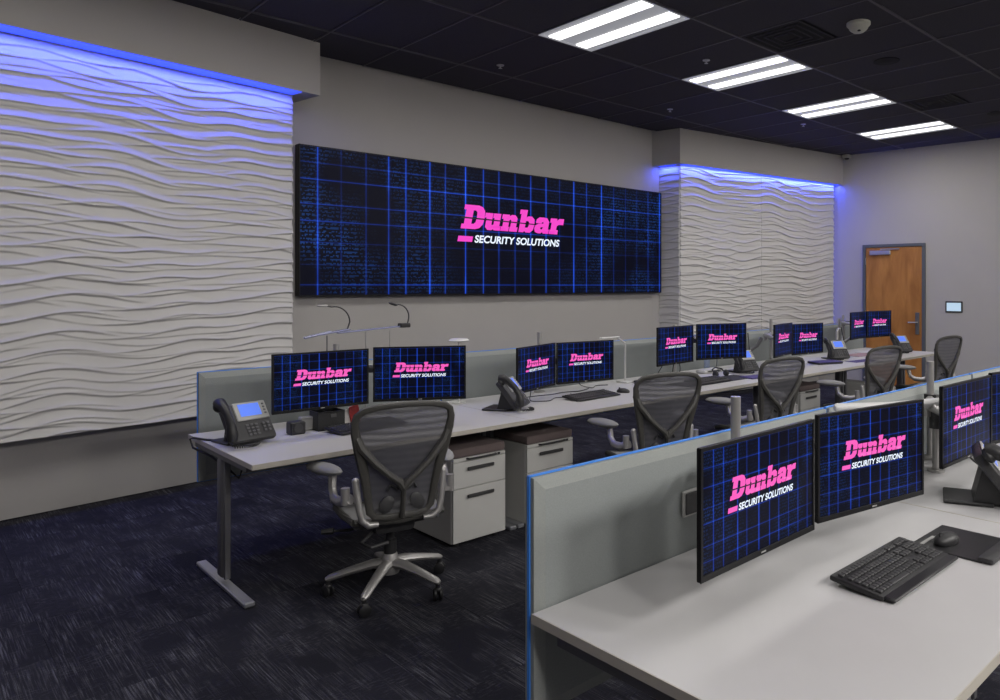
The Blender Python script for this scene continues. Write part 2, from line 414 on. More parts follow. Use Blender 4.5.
def wave_panel(a, b, z0, z1, s0, k, parent, name='panel', dx=.014, dz=.0055, gap=0.0, amp=1.0):
    a = Vector(a); b = Vector(b); L = (b-a).length; d = (b-a)/L; nrm = Vector((d.y, -d.x))
    nx = max(2, int(L/dx)); nz = int((z1-z0)/dz)
    s = np.linspace(gap, L-gap, nx+1); z = np.linspace(z0, z1, nz+1); S, Z = np.meshgrid(s, z)
    Hh = wave_h(S+s0, Z, k)*amp
    X = a.x+d.x*S+nrm.x*Hh; Y = a.y+d.y*S+nrm.y*Hh
    co = np.stack([X, Y, Z], -1).reshape(-1, 3)
    bk = co.copy(); bk[:, 0] = (a.x+d.x*S-nrm.x*.03).ravel(); bk[:, 1] = (a.y+d.y*S-nrm.y*.03).ravel()
    idx = np.arange((nx+1)*(nz+1)).reshape(nz+1, nx+1)
    q = np.stack([idx[:-1, :-1], idx[:-1, 1:], idx[1:, 1:], idx[1:, :-1]], -1).reshape(-1, 4)
    per = np.concatenate([idx[0, :], idx[1:, -1], idx[-1, -2::-1], idx[-2:0:-1, 0]])
    n0 = len(co); bb = bk[per]; P = len(per)
    ring = np.arange(P)+n0
    rim = np.stack([per, ring, np.roll(ring, -1), np.roll(per, -1)], -1)
    co = np.concatenate([co, bb]); faces = np.concatenate([q, rim])
    me = bpy.data.meshes.new(name)
    me.vertices.add(len(co)); me.vertices.foreach_set('co', co.ravel().astype(np.float32))
    me.loops.add(faces.size); me.loops.foreach_set('vertex_index', faces.ravel().astype(np.int32))
    me.polygons.add(len(faces)); me.polygons.foreach_set('loop_start', (np.arange(len(faces))*4).astype(np.int32))
    me.update(calc_edges=True); me.validate()
    me.materials.append(M['wave'])
    o = bpy.data.objects.new(name, me); COL.objects.link(o); o.parent = parent
    return o
LWx1 = 2.50
lf = lambda x: (x, 6.545+.148*(x-1.494))
th = wave_left = thing('wave_panel_wall', (0, 0, 0), 'large white sculpted wave panel wall at far left under the blue light', 'wall panel')
g = MB()
g.prism([(-1.25, lf(-1.25)[1]+.035), (LWx1-.004, lf(LWx1)[1]+.035), (LWx1-.055, lf(LWx1)[1]+.22), (-1.25, LW(-1.25)-.005)], .565, 3.285)
g.build('backing', M['wall'], th)
wave_panel(lf(-1.25), lf(LWx1), .56, 3.284, 3.75, 0.3, th, dx=.016, amp=1.15)
th = wave_right = thing('wave_panel_wall', (0, 0, 0), 'white sculpted wave panel wall beside the wooden door, right of the video wall', 'wall panel')
rf = lambda t: (7.625+3.285*t, 6.606-.510*t)
g = MB(); g.prism([(7.66, 6.645), (10.905, 6.135), (10.93, 6.39), (7.60, 6.935)], .565, 3.27); g.build('backing', M['wall'], th)
wave_panel(rf(0), rf(.48), .56, 3.27, 9, 1.9, th, gap=.0015, amp=1.4)
wave_panel(rf(.48), rf(1), .56, 3.27, 9+.48*3.325, 1.9, th, gap=.0015, amp=1.4)
wave_panel((7.575, 6.94), (7.625, 6.606), .56, 3.27, 8.6, 1.9, th, name='return_panel')

# LED tape in the coves (part of each soffit's light line); long strips widened to paint lit undersides
def led(a, b, z, label, wd=.10, parent=None):
    a = Vector(a); b = Vector(b); d = b-a; c = (a+b)/2; ang = math.atan2(d.y, d.x)
    m = MB(); m.box((0, 0, 0), (d.length, wd, .006)); o = m.build('light_strip', M['led'], parent, loc=(c.x, c.y, z-.003), rz=ang); o['label'] = label
    area('cove_lamp', (c.x, c.y, z-.010), d.length, .02, LED_POWER*d.length, LED_COL, (0, 0, ang))
def led_v(x, y, z0, z1, ang, label, p):
    m = MB(); m.box((0, 0, (z0+z1)/2), (.012, .006, z1-z0)); m.build('light_strip', M['led'], wave_right, loc=(x, y, 0), rz=ang)['label'] = label
    area('side_cove_lamp', (x-.012*math.sin(ang)*-1, y-.012*math.cos(ang), (z0+z1)/2), .02, z1-z0, p, LED_COL, (-PI/2, 0, ang))
off = .055
led((-1.25, lf(-1.25)[1]-.11), (2.50, lf(2.50)[1]-.11), 3.286, 'blue light strip and soffit underside glow along the top of the far left wave panel wall', .16, wave_left)  # strip widened so its emission stands for the blue-lit soffit underside
led((7.60, rf(0)[1]-off), (10.96, rf(1)[1]-off), 3.272, 'blue light strip and soffit underside glow along the top of the wave panel wall by the door', .07, wave_right)

led_v(10.955, 6.36, .6, 3.25, .25, 'upright blue light strip in the gap between wave panels and door wall', 26)
led((7.560, 6.62), (7.525, 6.90), 3.272, 'short blue light strip turning the left corner of the wave panels near the door', .03, wave_right)
# ------------------------------------------------------------------ logo
LET = dict(
 D=(.98, [[(0,0),(.62,0),(.80,.06),(.92,.22),(.95,.5),(.92,.78),(.80,.94),(.62,1),(0,1),(0,.82),(.1,.82),(.1,.18),(0,.18)],
          [(.40,.2),(.40,.8),(.52,.8),(.60,.72),(.62,.5),(.60,.28),(.52,.2)]]),
 u=(.80, [[(0,.72),(.33,.72),(.33,.24),(.37,.19),(.45,.24),(.45,.54),(.38,.54),(.38,.72),(.71,.72),(.71,.18),(.79,.18),(.79,0),(.50,0),(.46,.06),(.38,0),(.2,0),(.08,.12),(.08,.54),(0,.54)]]),
 n=(.82, [[(0,0),(0,.18),(.08,.18),(.08,.54),(0,.54),(0,.72),(.32,.72),(.34,.65),(.44,.72),(.6,.72),(.72,.6),(.72,.18),(.80,.18),(.80,0),(.43,0),(.43,.18),(.46,.18),(.46,.48),(.40,.53),(.34,.48),(.34,.18),(.38,.18),(.38,0)]]),
 b=(.82, [[(0,1),(.34,1),(.34,.66),(.45,.72),(.62,.72),(.76,.6),(.80,.36),(.76,.12),(.62,0),(.42,0),(.34,.07),(.3,0),(.08,0),(.08,.82),(0,.82)],
          [(.34,.2),(.34,.52),(.48,.52),(.53,.45),(.53,.27),(.48,.2)]]),
 a=(.80, [[(.02,.2),(.08,.05),(.22,0),(.36,0),(.45,.07),(.5,0),(.80,0),(.80,.18),(.72,.18),(.72,.54),(.60,.70),(.45,.72),(.20,.72),(.07,.62),(.06,.46),(.34,.46),(.36,.53),(.42,.53),(.45,.50),(.45,.44),(.2,.42),(.05,.34)],
          [(.32,.17),(.30,.24),(.34,.29),(.45,.30),(.45,.22),(.40,.17)]]),
 r=(.70, [[(0,0),(0,.18),(.08,.18),(.08,.54),(0,.54),(0,.72),(.32,.72),(.35,.62),(.46,.72),(.70,.72),(.70,.46),(.46,.46),(.36,.38),(.36,.18),(.46,.18),(.46,0)]]))
def curve_mesh(cu, name):
    o = bpy.data.objects.new('tmp', cu); COL.objects.link(o)
    dg = bpy.context.evaluated_depsgraph_get(); dg.update()
    me = bpy.data.meshes.new_from_object(o.evaluated_get(dg)); me.name = name
    bpy.data.objects.remove(o); return me
def logo_meshes():
    cu = bpy.data.curves.new('c', 'CURVE'); cu.dimensions = '2D'; cu.fill_mode = 'BOTH'; cu.offset = .012
    x = 0
    def poly(pts):
        sp = cu.splines.new('POLY'); sp.points.add(len(pts)-1)
        for q, p in enumerate(pts): sp.points[q].co = (*p, 0, 1)
        sp.use_cyclic_u = True
    for ch in 'Dunbar':
        adv, loops = LET[ch]
        for lp in loops: poly([((px+x)+(py)*.2, py) for px, py in lp])
        x += adv
    W = x
    poly([(-.14, -.55), (.48, -.55), (.52, -.34), (-.10, -.34)])
    a = curve_mesh(cu, 'logo_lettering')
    tx = bpy.data.curves.new('t', 'FONT'); tx.body = 'SECURITY SOLUTIONS'; tx.size = .40; tx.shear = .18; tx.offset = .012; tx.space_character = 1.0
    b = curve_mesh(tx, 'logo_subtitle')
    co = np.array([v.co[:] for v in b.vertices]); x0, x1 = co[:, 0].min(), co[:, 0].max(); y0, y1 = co[:, 1].min(), co[:, 1].max()
    for v in b.vertices:
        v.co.x = .60+(v.co.x-x0)/(x1-x0)*(W-.60-.10); v.co.y = -.59+(v.co.y-y0)/(y1-y0)*.33
    # dark slice and star
    m = MB()
    m.quad((.02, .495, 0), (3.5, .405, 0), (3.5, .355, 0), (.02, .43, 0))
    st = [(3.02+.2*.3+math.cos(PI/2+i*PI/5)*(.14 if i % 2 == 0 else .056), .37+math.sin(PI/2+i*PI/5)*(.14 if i % 2 == 0 else .056)) for i in range(10)]
    vs = [m.bm.verts.new((*p, 0)) for p in st]; m.bm.faces.new(vs)
    me = bpy.data.meshes.new('logo_slice'); m.bm.to_mesh(me); m.bm.free()
    return a, b, me, W
LG_A, LG_B, LG_C, LG_W = logo_meshes()
def place_mesh(me, mt, matx, name):
    n = me.copy(); n.transform(mt); n.materials.clear(); n.materials.append(matx); n.name = name; return n
def make_logo_set(width, cx, cz, yf, mag):
    s = width/LG_W; base = Matrix.Translation((cx-width/2, yf, cz)) @ Matrix.Rotation(PI/2, 4, 'X') @ Matrix.Diagonal((s, s*.90, s, 1))
    dn = Matrix.Translation((0, -.0006, 0))
    return (place_mesh(LG_A, base, mag, 'lettering'), place_mesh(LG_B, base, M['wtext'], 'subtitle'), place_mesh(LG_C, dn @ base, M['blackline'], 'lettering_slice'))
def add_logo(parent, meshes):
    for me, nm in zip(meshes, ('lettering', 'subtitle', 'lettering_slice')):
        o = bpy.data.objects.new(nm, me); COL.objects.link(o); o.parent = parent

# ------------------------------------------------------------------ video wall
tv = thing('video_wall', (5.05, 6.85, 0), 'long dark video wall with blue grid and big magenta logo above the desks', 'video wall')
L, T, Z0, Z1 = -2.4316, 0, 1.504, 2.900
R_ = 2.47
m = MB(); m.box(((L+R_)/2, .045, (Z0+Z1)/2), (R_-L, .088, Z1-Z0), .004); m.build('cabinet', M['bezel'], tv)
m = MB(); m.box(((L+R_)/2, .095, (Z0+Z1)/2), (R_-L-.3, .03, Z1-Z0-.3)); m.build('mounting_frame', M['dark'], tv)
m = MB(); m.quad((L+.012, -.001, Z0+.012), (R_-.012, -.001, Z0+.012), (R_-.012, -.001, Z1-.012), (L+.012, -.001, Z1-.012), uv=True); scr = m.build('screen', M['scr_wall'], tv)
add_logo(scr, make_logo_set(1.40, -.04, 2.225, -.003, M['magenta']))

# ------------------------------------------------------------------ door, far wall items
FA = Vector((11.0155, 5.9643)); FB = Vector((11.2556, 3.6041)); FD = (FB-FA).normalized(); FN = Vector((-FD.y, FD.x))*-1
if FN.x > 0: FN = -FN
fang = math.atan2(FN.y, FN.x)+PI/2                      # local -Y looks into the room, local +X along the wall towards the camera side
def far_local(y):                                     # point on far wall with given world y
    t = (y-FA.y)/FD.y; return FA+FD*t
fang = math.atan2(FD.y, FD.x)
fc = far_local(5.135)
dr = struct(bpy.data.objects.new('door_1', None)); COL.objects.link(dr); dr.location = (fc.x+FN.x*.001, fc.y+FN.y*.001, 0); dr.rotation_euler.z = fang
# local: +X along wall (to the right in view), -Y into room? check
loc_in = Vector((math.cos(fang), math.sin(fang)))
iny = Vector((-math.sin(fang), math.cos(fang))); SGN = 1 if iny.dot(FN) > 0 else -1
def yy(v): return v*SGN
DW, DH = .494, 2.265
m = MB()
m.box((-DW+.025, yy(.02), DH/2), (.05, .06, DH), .004); m.box((DW-.025, yy(.02), DH/2), (.05, .06, DH), .004); m.box((0, yy(.02), DH-.025), (2*DW-.1, .06, .05), .004)
m.build('door_frame', M['doorframe'], dr)
m = MB(); m.box((0, yy(.012), (DH-.05)/2+.004), (2*DW-.11, .04, DH-.062), .002); leaf = m.build('door_leaf', M['wood'], dr)
m = MB(); m.box((-.20, yy(.06), 2.13), (.33, .05, .07), .006); m.box((-.05, yy(.055), 2.185), (.30, .02, .018)); m.build('door_closer', M['steel'], leaf)
m = MB(); m.box((.375, yy(.04), 1.02), (.06, .02, .34), .006); m.build('lock_plate', M['column'], leaf)
m = MB(); m.tube([(.375, yy(.045), 1.04), (.375, yy(.09), 1.04), (.25, yy(.095), 1.035)], .011); m.build('door_handle', M['steel'], leaf, smooth=True)
for z in (.25, 1.15, 2.0):
    m = MB(); m.box((-.447, yy(.036), z), (.012, .012, .11), .002); m.build('hinge', M['steel'], leaf)
# wall tablet
tc_ = far_local(4.232)
tb = thing('wall_tablet', (tc_.x, tc_.y, 1.285), 'small black framed touch panel with lit pale screen on wall right of door', 'touch panel', fang)
m = MB(); m.box((0, yy(.014), 0), (.245, .028, .170), .006); m.build('casing', M['dark'], tb)
m = MB(); m.box((0, yy(.0285), 0), (.205, .002, .125)); m.build('screen', M['tablet'], tb)
# camera in the corner
sc_ = thing('security_camera', (10.93, 5.86, CEIL-.002), 'small white camera housing at ceiling corner above the wave panels', 'camera')
m = MB(); m.box((0, 0, -.03), (.11, .11, .055), .008); m.build('housing', M['smoke'], sc_)
m = MB(); m.lathe([(.002, -.085), (.03, -.08), (.04, -.057)], n=14); m.build('dome', M['dark'], sc_, smooth=True)

# ------------------------------------------------------------------ ceiling things
def troffer(c, r, label):
    x, y = cell_c(c, r)
    t = thing('ceiling_light', (x, y, CEIL), label, 'ceiling light', group=None)
    m = MB(); hx, hy = TXS/2-.008, TYS/2-.008; f = .022
    for sx in (-1, 1): m.box((sx*(hx-f/2), 0, -.002), (f, 2*hy, .012))
    for sy in (-1, 1): m.box((0, sy*(hy-f/2), -.002), (2*hx-2*f, f, .012))
    m.build('frame', M['reflector'], t)
    m = MB()
    m.box((0, 0, .004), (2*hx-2*f, 2*hy-2*f, .004)); m.build('reflector', M['reflector'], t)
    for sx in (-1, 1):
        m = MB(); m.box((sx*.155, 0, -.002), (.128, 2*hy-2*f-.02, .014), .005); m.build('lamp_lens', M['tube'], t)
names = {0: 'twin lens recessed ceiling light nearest the camera, cut by the top edge', 3: 'second nearest twin lens ceiling light, beside the square vent',
         6: 'third twin lens ceiling light from the camera', 9: 'farthest twin lens ceiling light, near the far wall',
         -3: 'twin lens ceiling light just above the nearest desk end, out of view', -6: 'twin lens ceiling light left of the near desk end, out of view'}
for c in (0, 3, 6, 9): troffer(c, 0, names[c])
def vent(c, label):
    x, y = cell_c(c, -1)
    t = thing('ceiling_vent', (x, y+.3, CEIL), label, 'vent')
    m = MB(); m.box((0, 0, .008), (.6, .575, .006)); m.build('backing', M['vent'], t)
    m = MB()
    for k in range(4):
        h = .28-k*.065
        for s_ in (-1, 1):
            m.box((0, s_*h, .002), (2*h, .012, .01)); m.box((s_*h, 0, .002), (.012, 2*h, .01))
    m.build('louvre', M['ceil'], t)
vent(2, 'square black ceiling vent beside the second nearest light')
vent(7, 'square black ceiling vent beside the farthest ceiling lights')
t = thing('smoke_detector', (5.53, 2.86, CEIL), 'round cream dome detector on black ceiling near top right', 'detector')
m = MB(); m.lathe([(.095, 0), (.095, -.02), (.085, -.03)], n=24); m.build('base', M['smoke'], t, smooth=True)
m = MB(); m.lathe([(.083, -.03), (.07, -.055), (.045, -.075), (.01, -.082)], n=24); m.build('dome', M['smoke'], t, smooth=True)
m = MB(); m.ell((-.03, -.02, -.073), (.016, .016, .008)); m.build('sensor', M['dark'], t)
for (x, y, lb) in ((6.65, 3.15, 'round black ceiling speaker between the two vents'), (9.6, 3.1, 'round black ceiling speaker near the far wall at right edge')):
    t = thing('ceiling_speaker', (x, y, CEIL), lb, 'speaker')
    m = MB(); m.lathe([(.12, 0), (.12, -.006), (.10, -.008)], n=24); m.build('ring', M['vent'], t, smooth=True)
    m = MB(); m.lathe([(.098, -.004), (.05, -.012), (.005, -.013)], n=24); m.build('grille', M['vent'], t, smooth=True)
for (x, y, lb) in ((5.43, 4.37, 'ceiling sprinkler beside the second nearest light'), (8.47, 5.17, 'ceiling sprinkler just left of the farthest light'),
                   (4.16, 5.91, 'ceiling sprinkler above the left part of the video wall'), (6.63, 5.90, 'ceiling sprinkler above the right part of the video wall')):
    t = thing('sprinkler', (x, y, CEIL), lb, 'sprinkler')
    m = MB(); m.lathe([(.036, 0), (.036, -.006), (.026, -.009)], n=18); m.build('escutcheon', M['steel'], t, smooth=True)
    m = MB(); m.tube([(0, 0, 0), (0, 0, -.03)], .007); m.lathe([(.018, -.030), (.018, -.033)], n=12); m.build('head', M['steel'], t, smooth=True)

# ------------------------------------------------------------------ desks and partitions
AX0, AMOD, AYF, AYB = 1.225, 1.66, 3.775, 4.835
BX0, BYF, BYB = 1.18, .585, 1.538
ords = ['nearest', 'second', 'third', 'fourth', 'farthest']
def desk(x0, x1, yf, yb, label, group=None, leg_in=.032):
    d = thing('desk', ((x0+x1)/2, (yf+yb)/2, 0), label, 'desk', group=group)
    w_, dd = x1-x0, yb-yf
    m = MB(); m.box((0, 0, .7255), (w_-.004, dd, .025), .002); m.build('desktop', M['desk'], d)
    m = MB(); t_ = .003
    m.box((0, -dd/2-t_/2+.001, .7255), (w_-.004, t_, .0255)); m.box((-w_/2-t_/2+.003, 0, .7255), (t_, dd, .0255)); m.box((w_/2+t_/2-.003, 0, .7255), (t_*.5, dd, .0255))
    m.build('edge_band', M['deskedge'], d)
    for s_ in (-1, 1):
        x = s_*(w_/2-leg_in)
        m = MB(); m.box((x, 0, .697), (.05, dd*.8, .03), .003); m.box((x, .0, .37), (.05, .085, .64), .02, seg=3); m.box((x-.0, -.055, .37), (.03, .02, .64), .003)
        leg = m.build('leg', M['column'], d, smooth=True)
        m = MB(); m.box((x, 0, .017), (.052, .80, .026), .006); m.build('foot', M['steel'], leg)
    m = MB(); m.box((0, .05, .66), (w_-.2, .06, .05), .004); m.box((0, .22, .64), (w_-.5, .12, .02), .003); m.build('cable_tray', M['dark2'], d)
    return d
for k in range(5):
    desk(AX0+k*AMOD, AX0+(k+1)*AMOD, AYF, AYB, ['white desk at the near end of the long back row, grey steel leg exposed', 'second white desk of the back row, with the white task lamp', 'third white desk of the back row, holding the round clear-capped bottle and dark mat', 'fourth white desk of the back row, in front of the wave panels', 'last white desk of the back row, in front of the wooden door'][k])
for k in range(2):
    desk(BX0+k*1.635, BX0+(k+1)*1.635, BYF, BYB, ['nearest white desk at bottom right, holding the black keyboard', 'white desk at right edge, holding the black phone seen from its side'][k])
desk(BX0+2*1.635, BX0+3*1.635, BYF, BYB, 'third white desk of the front row, beyond the right edge')
def partition(x0, x1, y, label, plate=None, first_end=False):
    z0, z1, th_ = .445, 1.092, .05
    p = thing('desk_partition', ((x0+x1)/2, y, 0), label, 'partition')
    w_ = x1-x0-.008; hz = (z1-z0); zc = (z0+z1)/2
    m = MB(); m.box((0, 0, zc), (w_-.012, th_*.55, hz-.012), .003); m.build('core', M['fabric2'], p)
    for s_ in (-1, 1):
        # raised field with chamfered border
        m = MB(); b = .034; yo = s_*(th_/2-.007); yi = s_*(th_/2)
        X0, X1, A0, A1 = -w_/2+.004, w_/2-.004, z0+.004, z1-.004
        o4 = [(X0, yo, A0), (X1, yo, A0), (X1, yo, A1), (X0, yo, A1)]; i4 = [(X0+b, yi, A0+b), (X1-b, yi, A0+b), (X1-b, yi, A1-b), (X0+b, yi, A1-b)]
        vo = [m.bm.verts.new(q) for q in o4]; vi = [m.bm.verts.new(q) for q in i4]
        m.mi = 1
        for q in range(4): m._m([m.bm.faces.new((vo[q], vo[(q+1) % 4], vi[(q+1) % 4], vi[q]))])
        m.mi = 0; m._m([m.bm.faces.new(vi)])
        vb = [m.bm.verts.new((q[0], 0, q[2])) for q in o4]
        m.mi = 1
        for q in range(4): m._m([m.bm.faces.new((vb[q], vb[(q+1) % 4], vo[(q+1) % 4], vo[q]))])
        m.build('fabric_panel', [M['fabric'], M['fabric2']], p)
    m = MB(); e = .004
    m.box((0, 0, z1-.001), (w_, .010, e)); m.box((0, 0, z0+.001), (w_, .010, e))
    m.box((-w_/2+.001, 0, zc), (e, .010, hz)); m.box((w_/2-.001, 0, zc), (e, .010, hz)); m.build('edge_line', M['blue'], p)  # thin blue boxes along the outer edges
    return p
for k in range(5):
    partition(AX0+k*AMOD+(.05 if k == 0 else 0), AX0+(k+1)*AMOD, AYB+.032, 'grey-green fabric desk screen behind the '+['near end desk of the back row, beside the wave wall', 'second desk of the back row, where the white lamp stands', 'third desk of the back row', 'fourth desk of the back row', 'last desk of the back row, before the door'][k])
for k in range(3):
    p = partition([1.19, 2.735, 4.37][k], [2.725, 4.36, 5.99][k], BYB+.030, ['grey-green fabric desk screen in the foreground with blue edge, at the nearest desk', 'grey-green fabric desk screen of the front row at right edge', 'far grey-green fabric desk screen of the front row, out past the right edge'][k])
    m = MB(); m.box((-.115, -.033, .895), (.115, .012, .085), .005); pl = m.build('access_plate', M['silver'], p)
    m = MB(); m.box((-.115, -.041, .895), (.10, .006, .07), .005); m.build('plate_insert', M['dark2'], pl)

# ------------------------------------------------------------------ pedestals
def pedestal(x0, x1, yf, label):
    w_ = x1-x0; dd = .51
    p = thing('file_pedestal', ((x0+x1)/2, yf+dd/2, 0), label, 'cabinet')
    yl = -dd/2
    m = MB(); m.box((0, .01, .285), (w_, dd-.02, .52), .003); m.build('body', M['ped'], p)
    m = MB(); m.box((0, 0, .575), (w_-.004, dd, .058), .014, seg=2); m.build('seat_cushion', M['cushion'], p, smooth=True)
    m = MB(); m.box((0, yl+.009, .535), (w_-.004, .02, .02), .002); rail = m.build('top_rail', M['ped'], p)
    m = MB(); m.tube([(-w_*.25, yl, .538), (-w_*.24, yl-.022, .540), (0, yl-.026, .540), (w_*.28, yl-.022, .540), (w_*.29, yl, .538)], .006, n=6); m.build('bow_handle', M['dark'], rail, smooth=True)
    m = MB(); m.box((w_*.36, yl-.003, .535), (.018, .006, .014), .002); m.build('lock', M['dark'], rail)
    for nm, z0, z1 in (('drawer', .362, .522), ('file_drawer', .032, .358)):
        m = MB(); m.box((0, yl+.009, (z0+z1)/2), (w_-.004, .02, z1-z0), .002); dw = m.build(nm, M['ped'], p)
        hz = z1-.045 if nm == 'drawer' else z1-.05
        m = MB(); m.box((0, yl-.014, hz), (w_*.5, .012, .022), .004); m.box((-w_*.22, yl-.005, hz), (.012, .014, .012)); m.box((w_*.22, yl-.005, hz), (.012, .014, .012)); m.build('pull', M['handle'], dw)
    for sx in (-1, 1):
        for sy in (-1, 1):
            m = MB(); m.lathe([(.018, 0), (.018, .022)], c=(sx*(w_/2-.05), sy*(dd/2-.05), 0), n=10); m.build('glide', M['dark'], p)
pedestal(2.39, 2.775, 3.885, 'off-white drawer pedestal with brown cushion right behind the nearest mesh chair')
pedestal(2.945, 3.345, 3.885, 'off-white drawer pedestal with brown cushion, half hidden by the foreground screen')
pedestal(6.31, 6.69, 3.885, 'small off-white drawer pedestal under the fourth desk, seen between two chairs')

# ------------------------------------------------------------------ monitors
MW, MH = .549, .333
def monitor_proto():
    t = thing('monitor', (0, 0, 0), '', 'monitor')
    m = MB(); m.box((0, .007, 0), (MW, .012, MH), .003); m.box((0, .025, -.01), (MW*.62, .034, MH*.62), .01); m.box((0, .05, -.0), (.11, .02, .11), .004)
    m.build('housing', M['bezel'], t)
    m = MB(); b = .0105; bb = .016; y = -.001
    for c_, d_ in (((0, y, MH/2-b/2), (MW, .004, b)), ((0, y, -MH/2+bb/2), (MW, .004, bb)), ((-MW/2+b/2, y, 0), (b, .004, MH)), ((MW/2-b/2, y, 0), (b, .004, MH))): m.box(c_, d_, .001)
    fr = m.build('bezel', M['bezel'], t)
    m = MB(); m.box((.0, -.0035, -MH/2+.008), (.022, .001, .004)); m.build('badge', M['silver'], fr)
    m = MB(); X0, X1, A0, A1 = -MW/2+b, MW/2-b, -MH/2+bb, MH/2-b
    m.quad((X0, 0, A0), (X1, 0, A0), (X1, 0, A1), (X0, 0, A1), uv=True); s_ = m.build('screen', M['scr_mon'], t)
    add_logo(s_, make_logo_set(.312, .004, .012, -.0015, M['magenta2']))
    return t
MON = [(1.752, 4.238, 1.057, -.7, 'left screen of the nearest back row desk, beside the grey phone'), (2.296, 4.106, 1.061, -31.3, 'right screen of the nearest back row desk, above the big mesh chair'),
       (3.401, 4.360, .989, 21.1, 'left screen of the second back row desk, turned sharply'), (3.979, 4.460, .982, -9, 'right screen of the second back row desk, beside the white lamp'),
       (4.820, 4.220, 1.081, 6.4, 'left screen of the third back row desk, below the video wall end'), (5.453, 4.202, 1.082, -19.9, 'right screen of the third back row desk, above a desk phone'),
       (6.433, 4.159, 1.046, 13.7, 'left screen of the fourth back row desk, partly behind its neighbour'), (6.999, 4.214, 1.026, -5.4, 'right screen of the fourth back row desk, in front of wave panels'),
       (8.321, 4.299, 1.116, 7.4, 'left screen of the last back row desk, at the door edge'), (8.787, 4.259, 1.118, -6.1, 'right screen of the last back row desk, in front of the wooden door'),
       (1.666, 1.144, 1.034, .9, 'largest foreground screen, left one of the nearest front desk'), (2.255, 1.112, 1.038, -10.7, 'foreground screen right of the largest one, above the black keyboard'),
       (3.230, 1.163, 1.028, -.8, 'front row screen near the right edge, above the side-on phone'), (3.83, 1.13, 1.03, -10.7, 'front row screen cut by the right edge of the picture')]
mp0 = monitor_proto()
allmon = []
for i, (x, y, z, a, lb) in enumerate(MON):
    o = mp0 if i == 0 else copy_tree(mp0)
    o.location = (x, y, z); o.rotation_euler.z = math.radians(a)
    o['label'] = lb; o['category'] = 'monitor'; o['group'] = 'computer monitors'; allmon.append(o)

# monitor arms: post + two arms
def arm(px_, py_, mons, label, big=False):
    t = thing('monitor_stand', (px_, py_, .739), label, 'monitor stand')
    m = MB(); m.lathe([(.045, 0), (.045, .012), (.03, .018)], n=20); m.build('base', M['alu'], t, smooth=True)
    m = MB(); m.tube([(0, 0, .01), (0, 0, .485)], .0175, n=16); m.build('post', M['alu'], t, smooth=True)
    for j, (mx_, my_, mz_, ma_) in enumerate(mons):
        mz = mz_-.739; ca, sa = math.cos(math.radians(ma_)), math.sin(math.radians(ma_))
        bx, by = mx_-px_-.080*sa, my_-py_+.080*ca
        e = Vector((bx*.45, by*.2-.0, mz)); side = -1 if bx < 0 else 1
        e = Vector((bx*.5+side*.05, min(-.03, by*.35), mz))
        m = MB(); m.lathe([(.03, -.03), (.03, .03)], c=(0, 0, mz), n=16); m.tube([(0, 0, mz), e], [.024, .02], n=10, flat=1.2); m.lathe([(.024, -.035), (.024, .035)], c=e, n=14)
        seg = m.build('lower_arm', M['dark2'] if j else M['alu'], t, smooth=True)
        m = MB(); m.tube([e+Vector((0, 0, .02)), Vector((bx-.02*sa, by+.02*ca, mz+.01))], [.022, .018], n=10); m.box((bx, by, mz), (.06, .034, .06), .006, rot=RZ(math.radians(ma_))); m.build('upper_arm', M['alu'], t, smooth=True)
posts = [2.03, 3.69, 5.35, 7.01, 8.67]
al = ['monitor arm post between the two screens of the nearest back row desk', 'monitor arm post behind the screens of the second back row desk', 'monitor arm post behind the screens of the third back row desk', 'monitor arm post behind the screens of the fourth back row desk', 'monitor arm post behind the screens by the door']
for k, x in enumerate(posts):
    arm(x, 4.70, [MON[2*k][:4], MON[2*k+1][:4]], al[k])
arm(2.01, 1.49, [MON[10][:4], MON[11][:4]], 'silver monitor arm post above the foreground screen edge')
arm(3.63, 1.49, [MON[12][:4], MON[13][:4]], 'silver monitor arm post with folded white arm, near the right edge')
# the long folded white arm of the second front desk
t = thing('support_boom', (3.40, 1.37, .739), 'long light grey folded support arm reaching along the front screen top', 'support boom')
m = MB(); m.tube([(0, 0, 0), (0, 0, .30)], .016, n=12); m.lathe([(.04, 0), (.04, .01)], n=16); m.build('riser', M['alu'], t, smooth=True)
m = MB(); m.tube([(-.75, .105, .372), (-.74, .10, .372), (-.40, .05, .346), (-.0, -.01, .316), (.10, -.03, .308), (.115, -.03, .306)], [.010, .017, .015, .026, .030, .015], n=12); m.build('arm_tube', M['armwhite'], t, smooth=True)
m = MB(); m.tube([(0, 0, .25), (.09, .04, .24), (.17, .085, .24)], .022, n=10); m.lathe([(.03, .2), (.03, .28)], n=14); m.build('lower_link', M['dark2'], t, smooth=True)

# A4 / A5: visible side clutter of the arms (spring arm, cables)
for (x, y, lb) in ((6.46, 4.66, 'grey folded spring arm left of the fourth desk screens'), (8.20, 4.50, 'grey folded spring arm left of the screens by the door')):
    t = thing('spring_boom', (x, y, .739), lb, 'support boom')
    m = MB(); m.lathe([(.04, 0), (.04, .012)], n=16); m.tube([(0, 0, 0), (0, 0, .46)], .014, n=10); m.build('post', M['alu'], t, smooth=True)
    m = MB(); m.tube([(0, 0, .33), (-.10, -.03, .30), (-.14, -.05, .2)], .022, n=8); m.build('lower_arm', M['alu'], t, smooth=True)
    m = MB(); m.tube([(-.14, -.05, .2), (-.05, -.08, .16), (.05, -.12, .22), (.1, -.14, .30)], .02, n=8); m.build('upper_arm', M['column'], t, smooth=True)
    m = MB(); m.tube([(.02, -.02, .35), (-.07, -.1, .2), (-.02, -.08, .05), (.03, -.06, .01)], .006, n=6); m.build('cable', M['dark'], t, smooth=True)

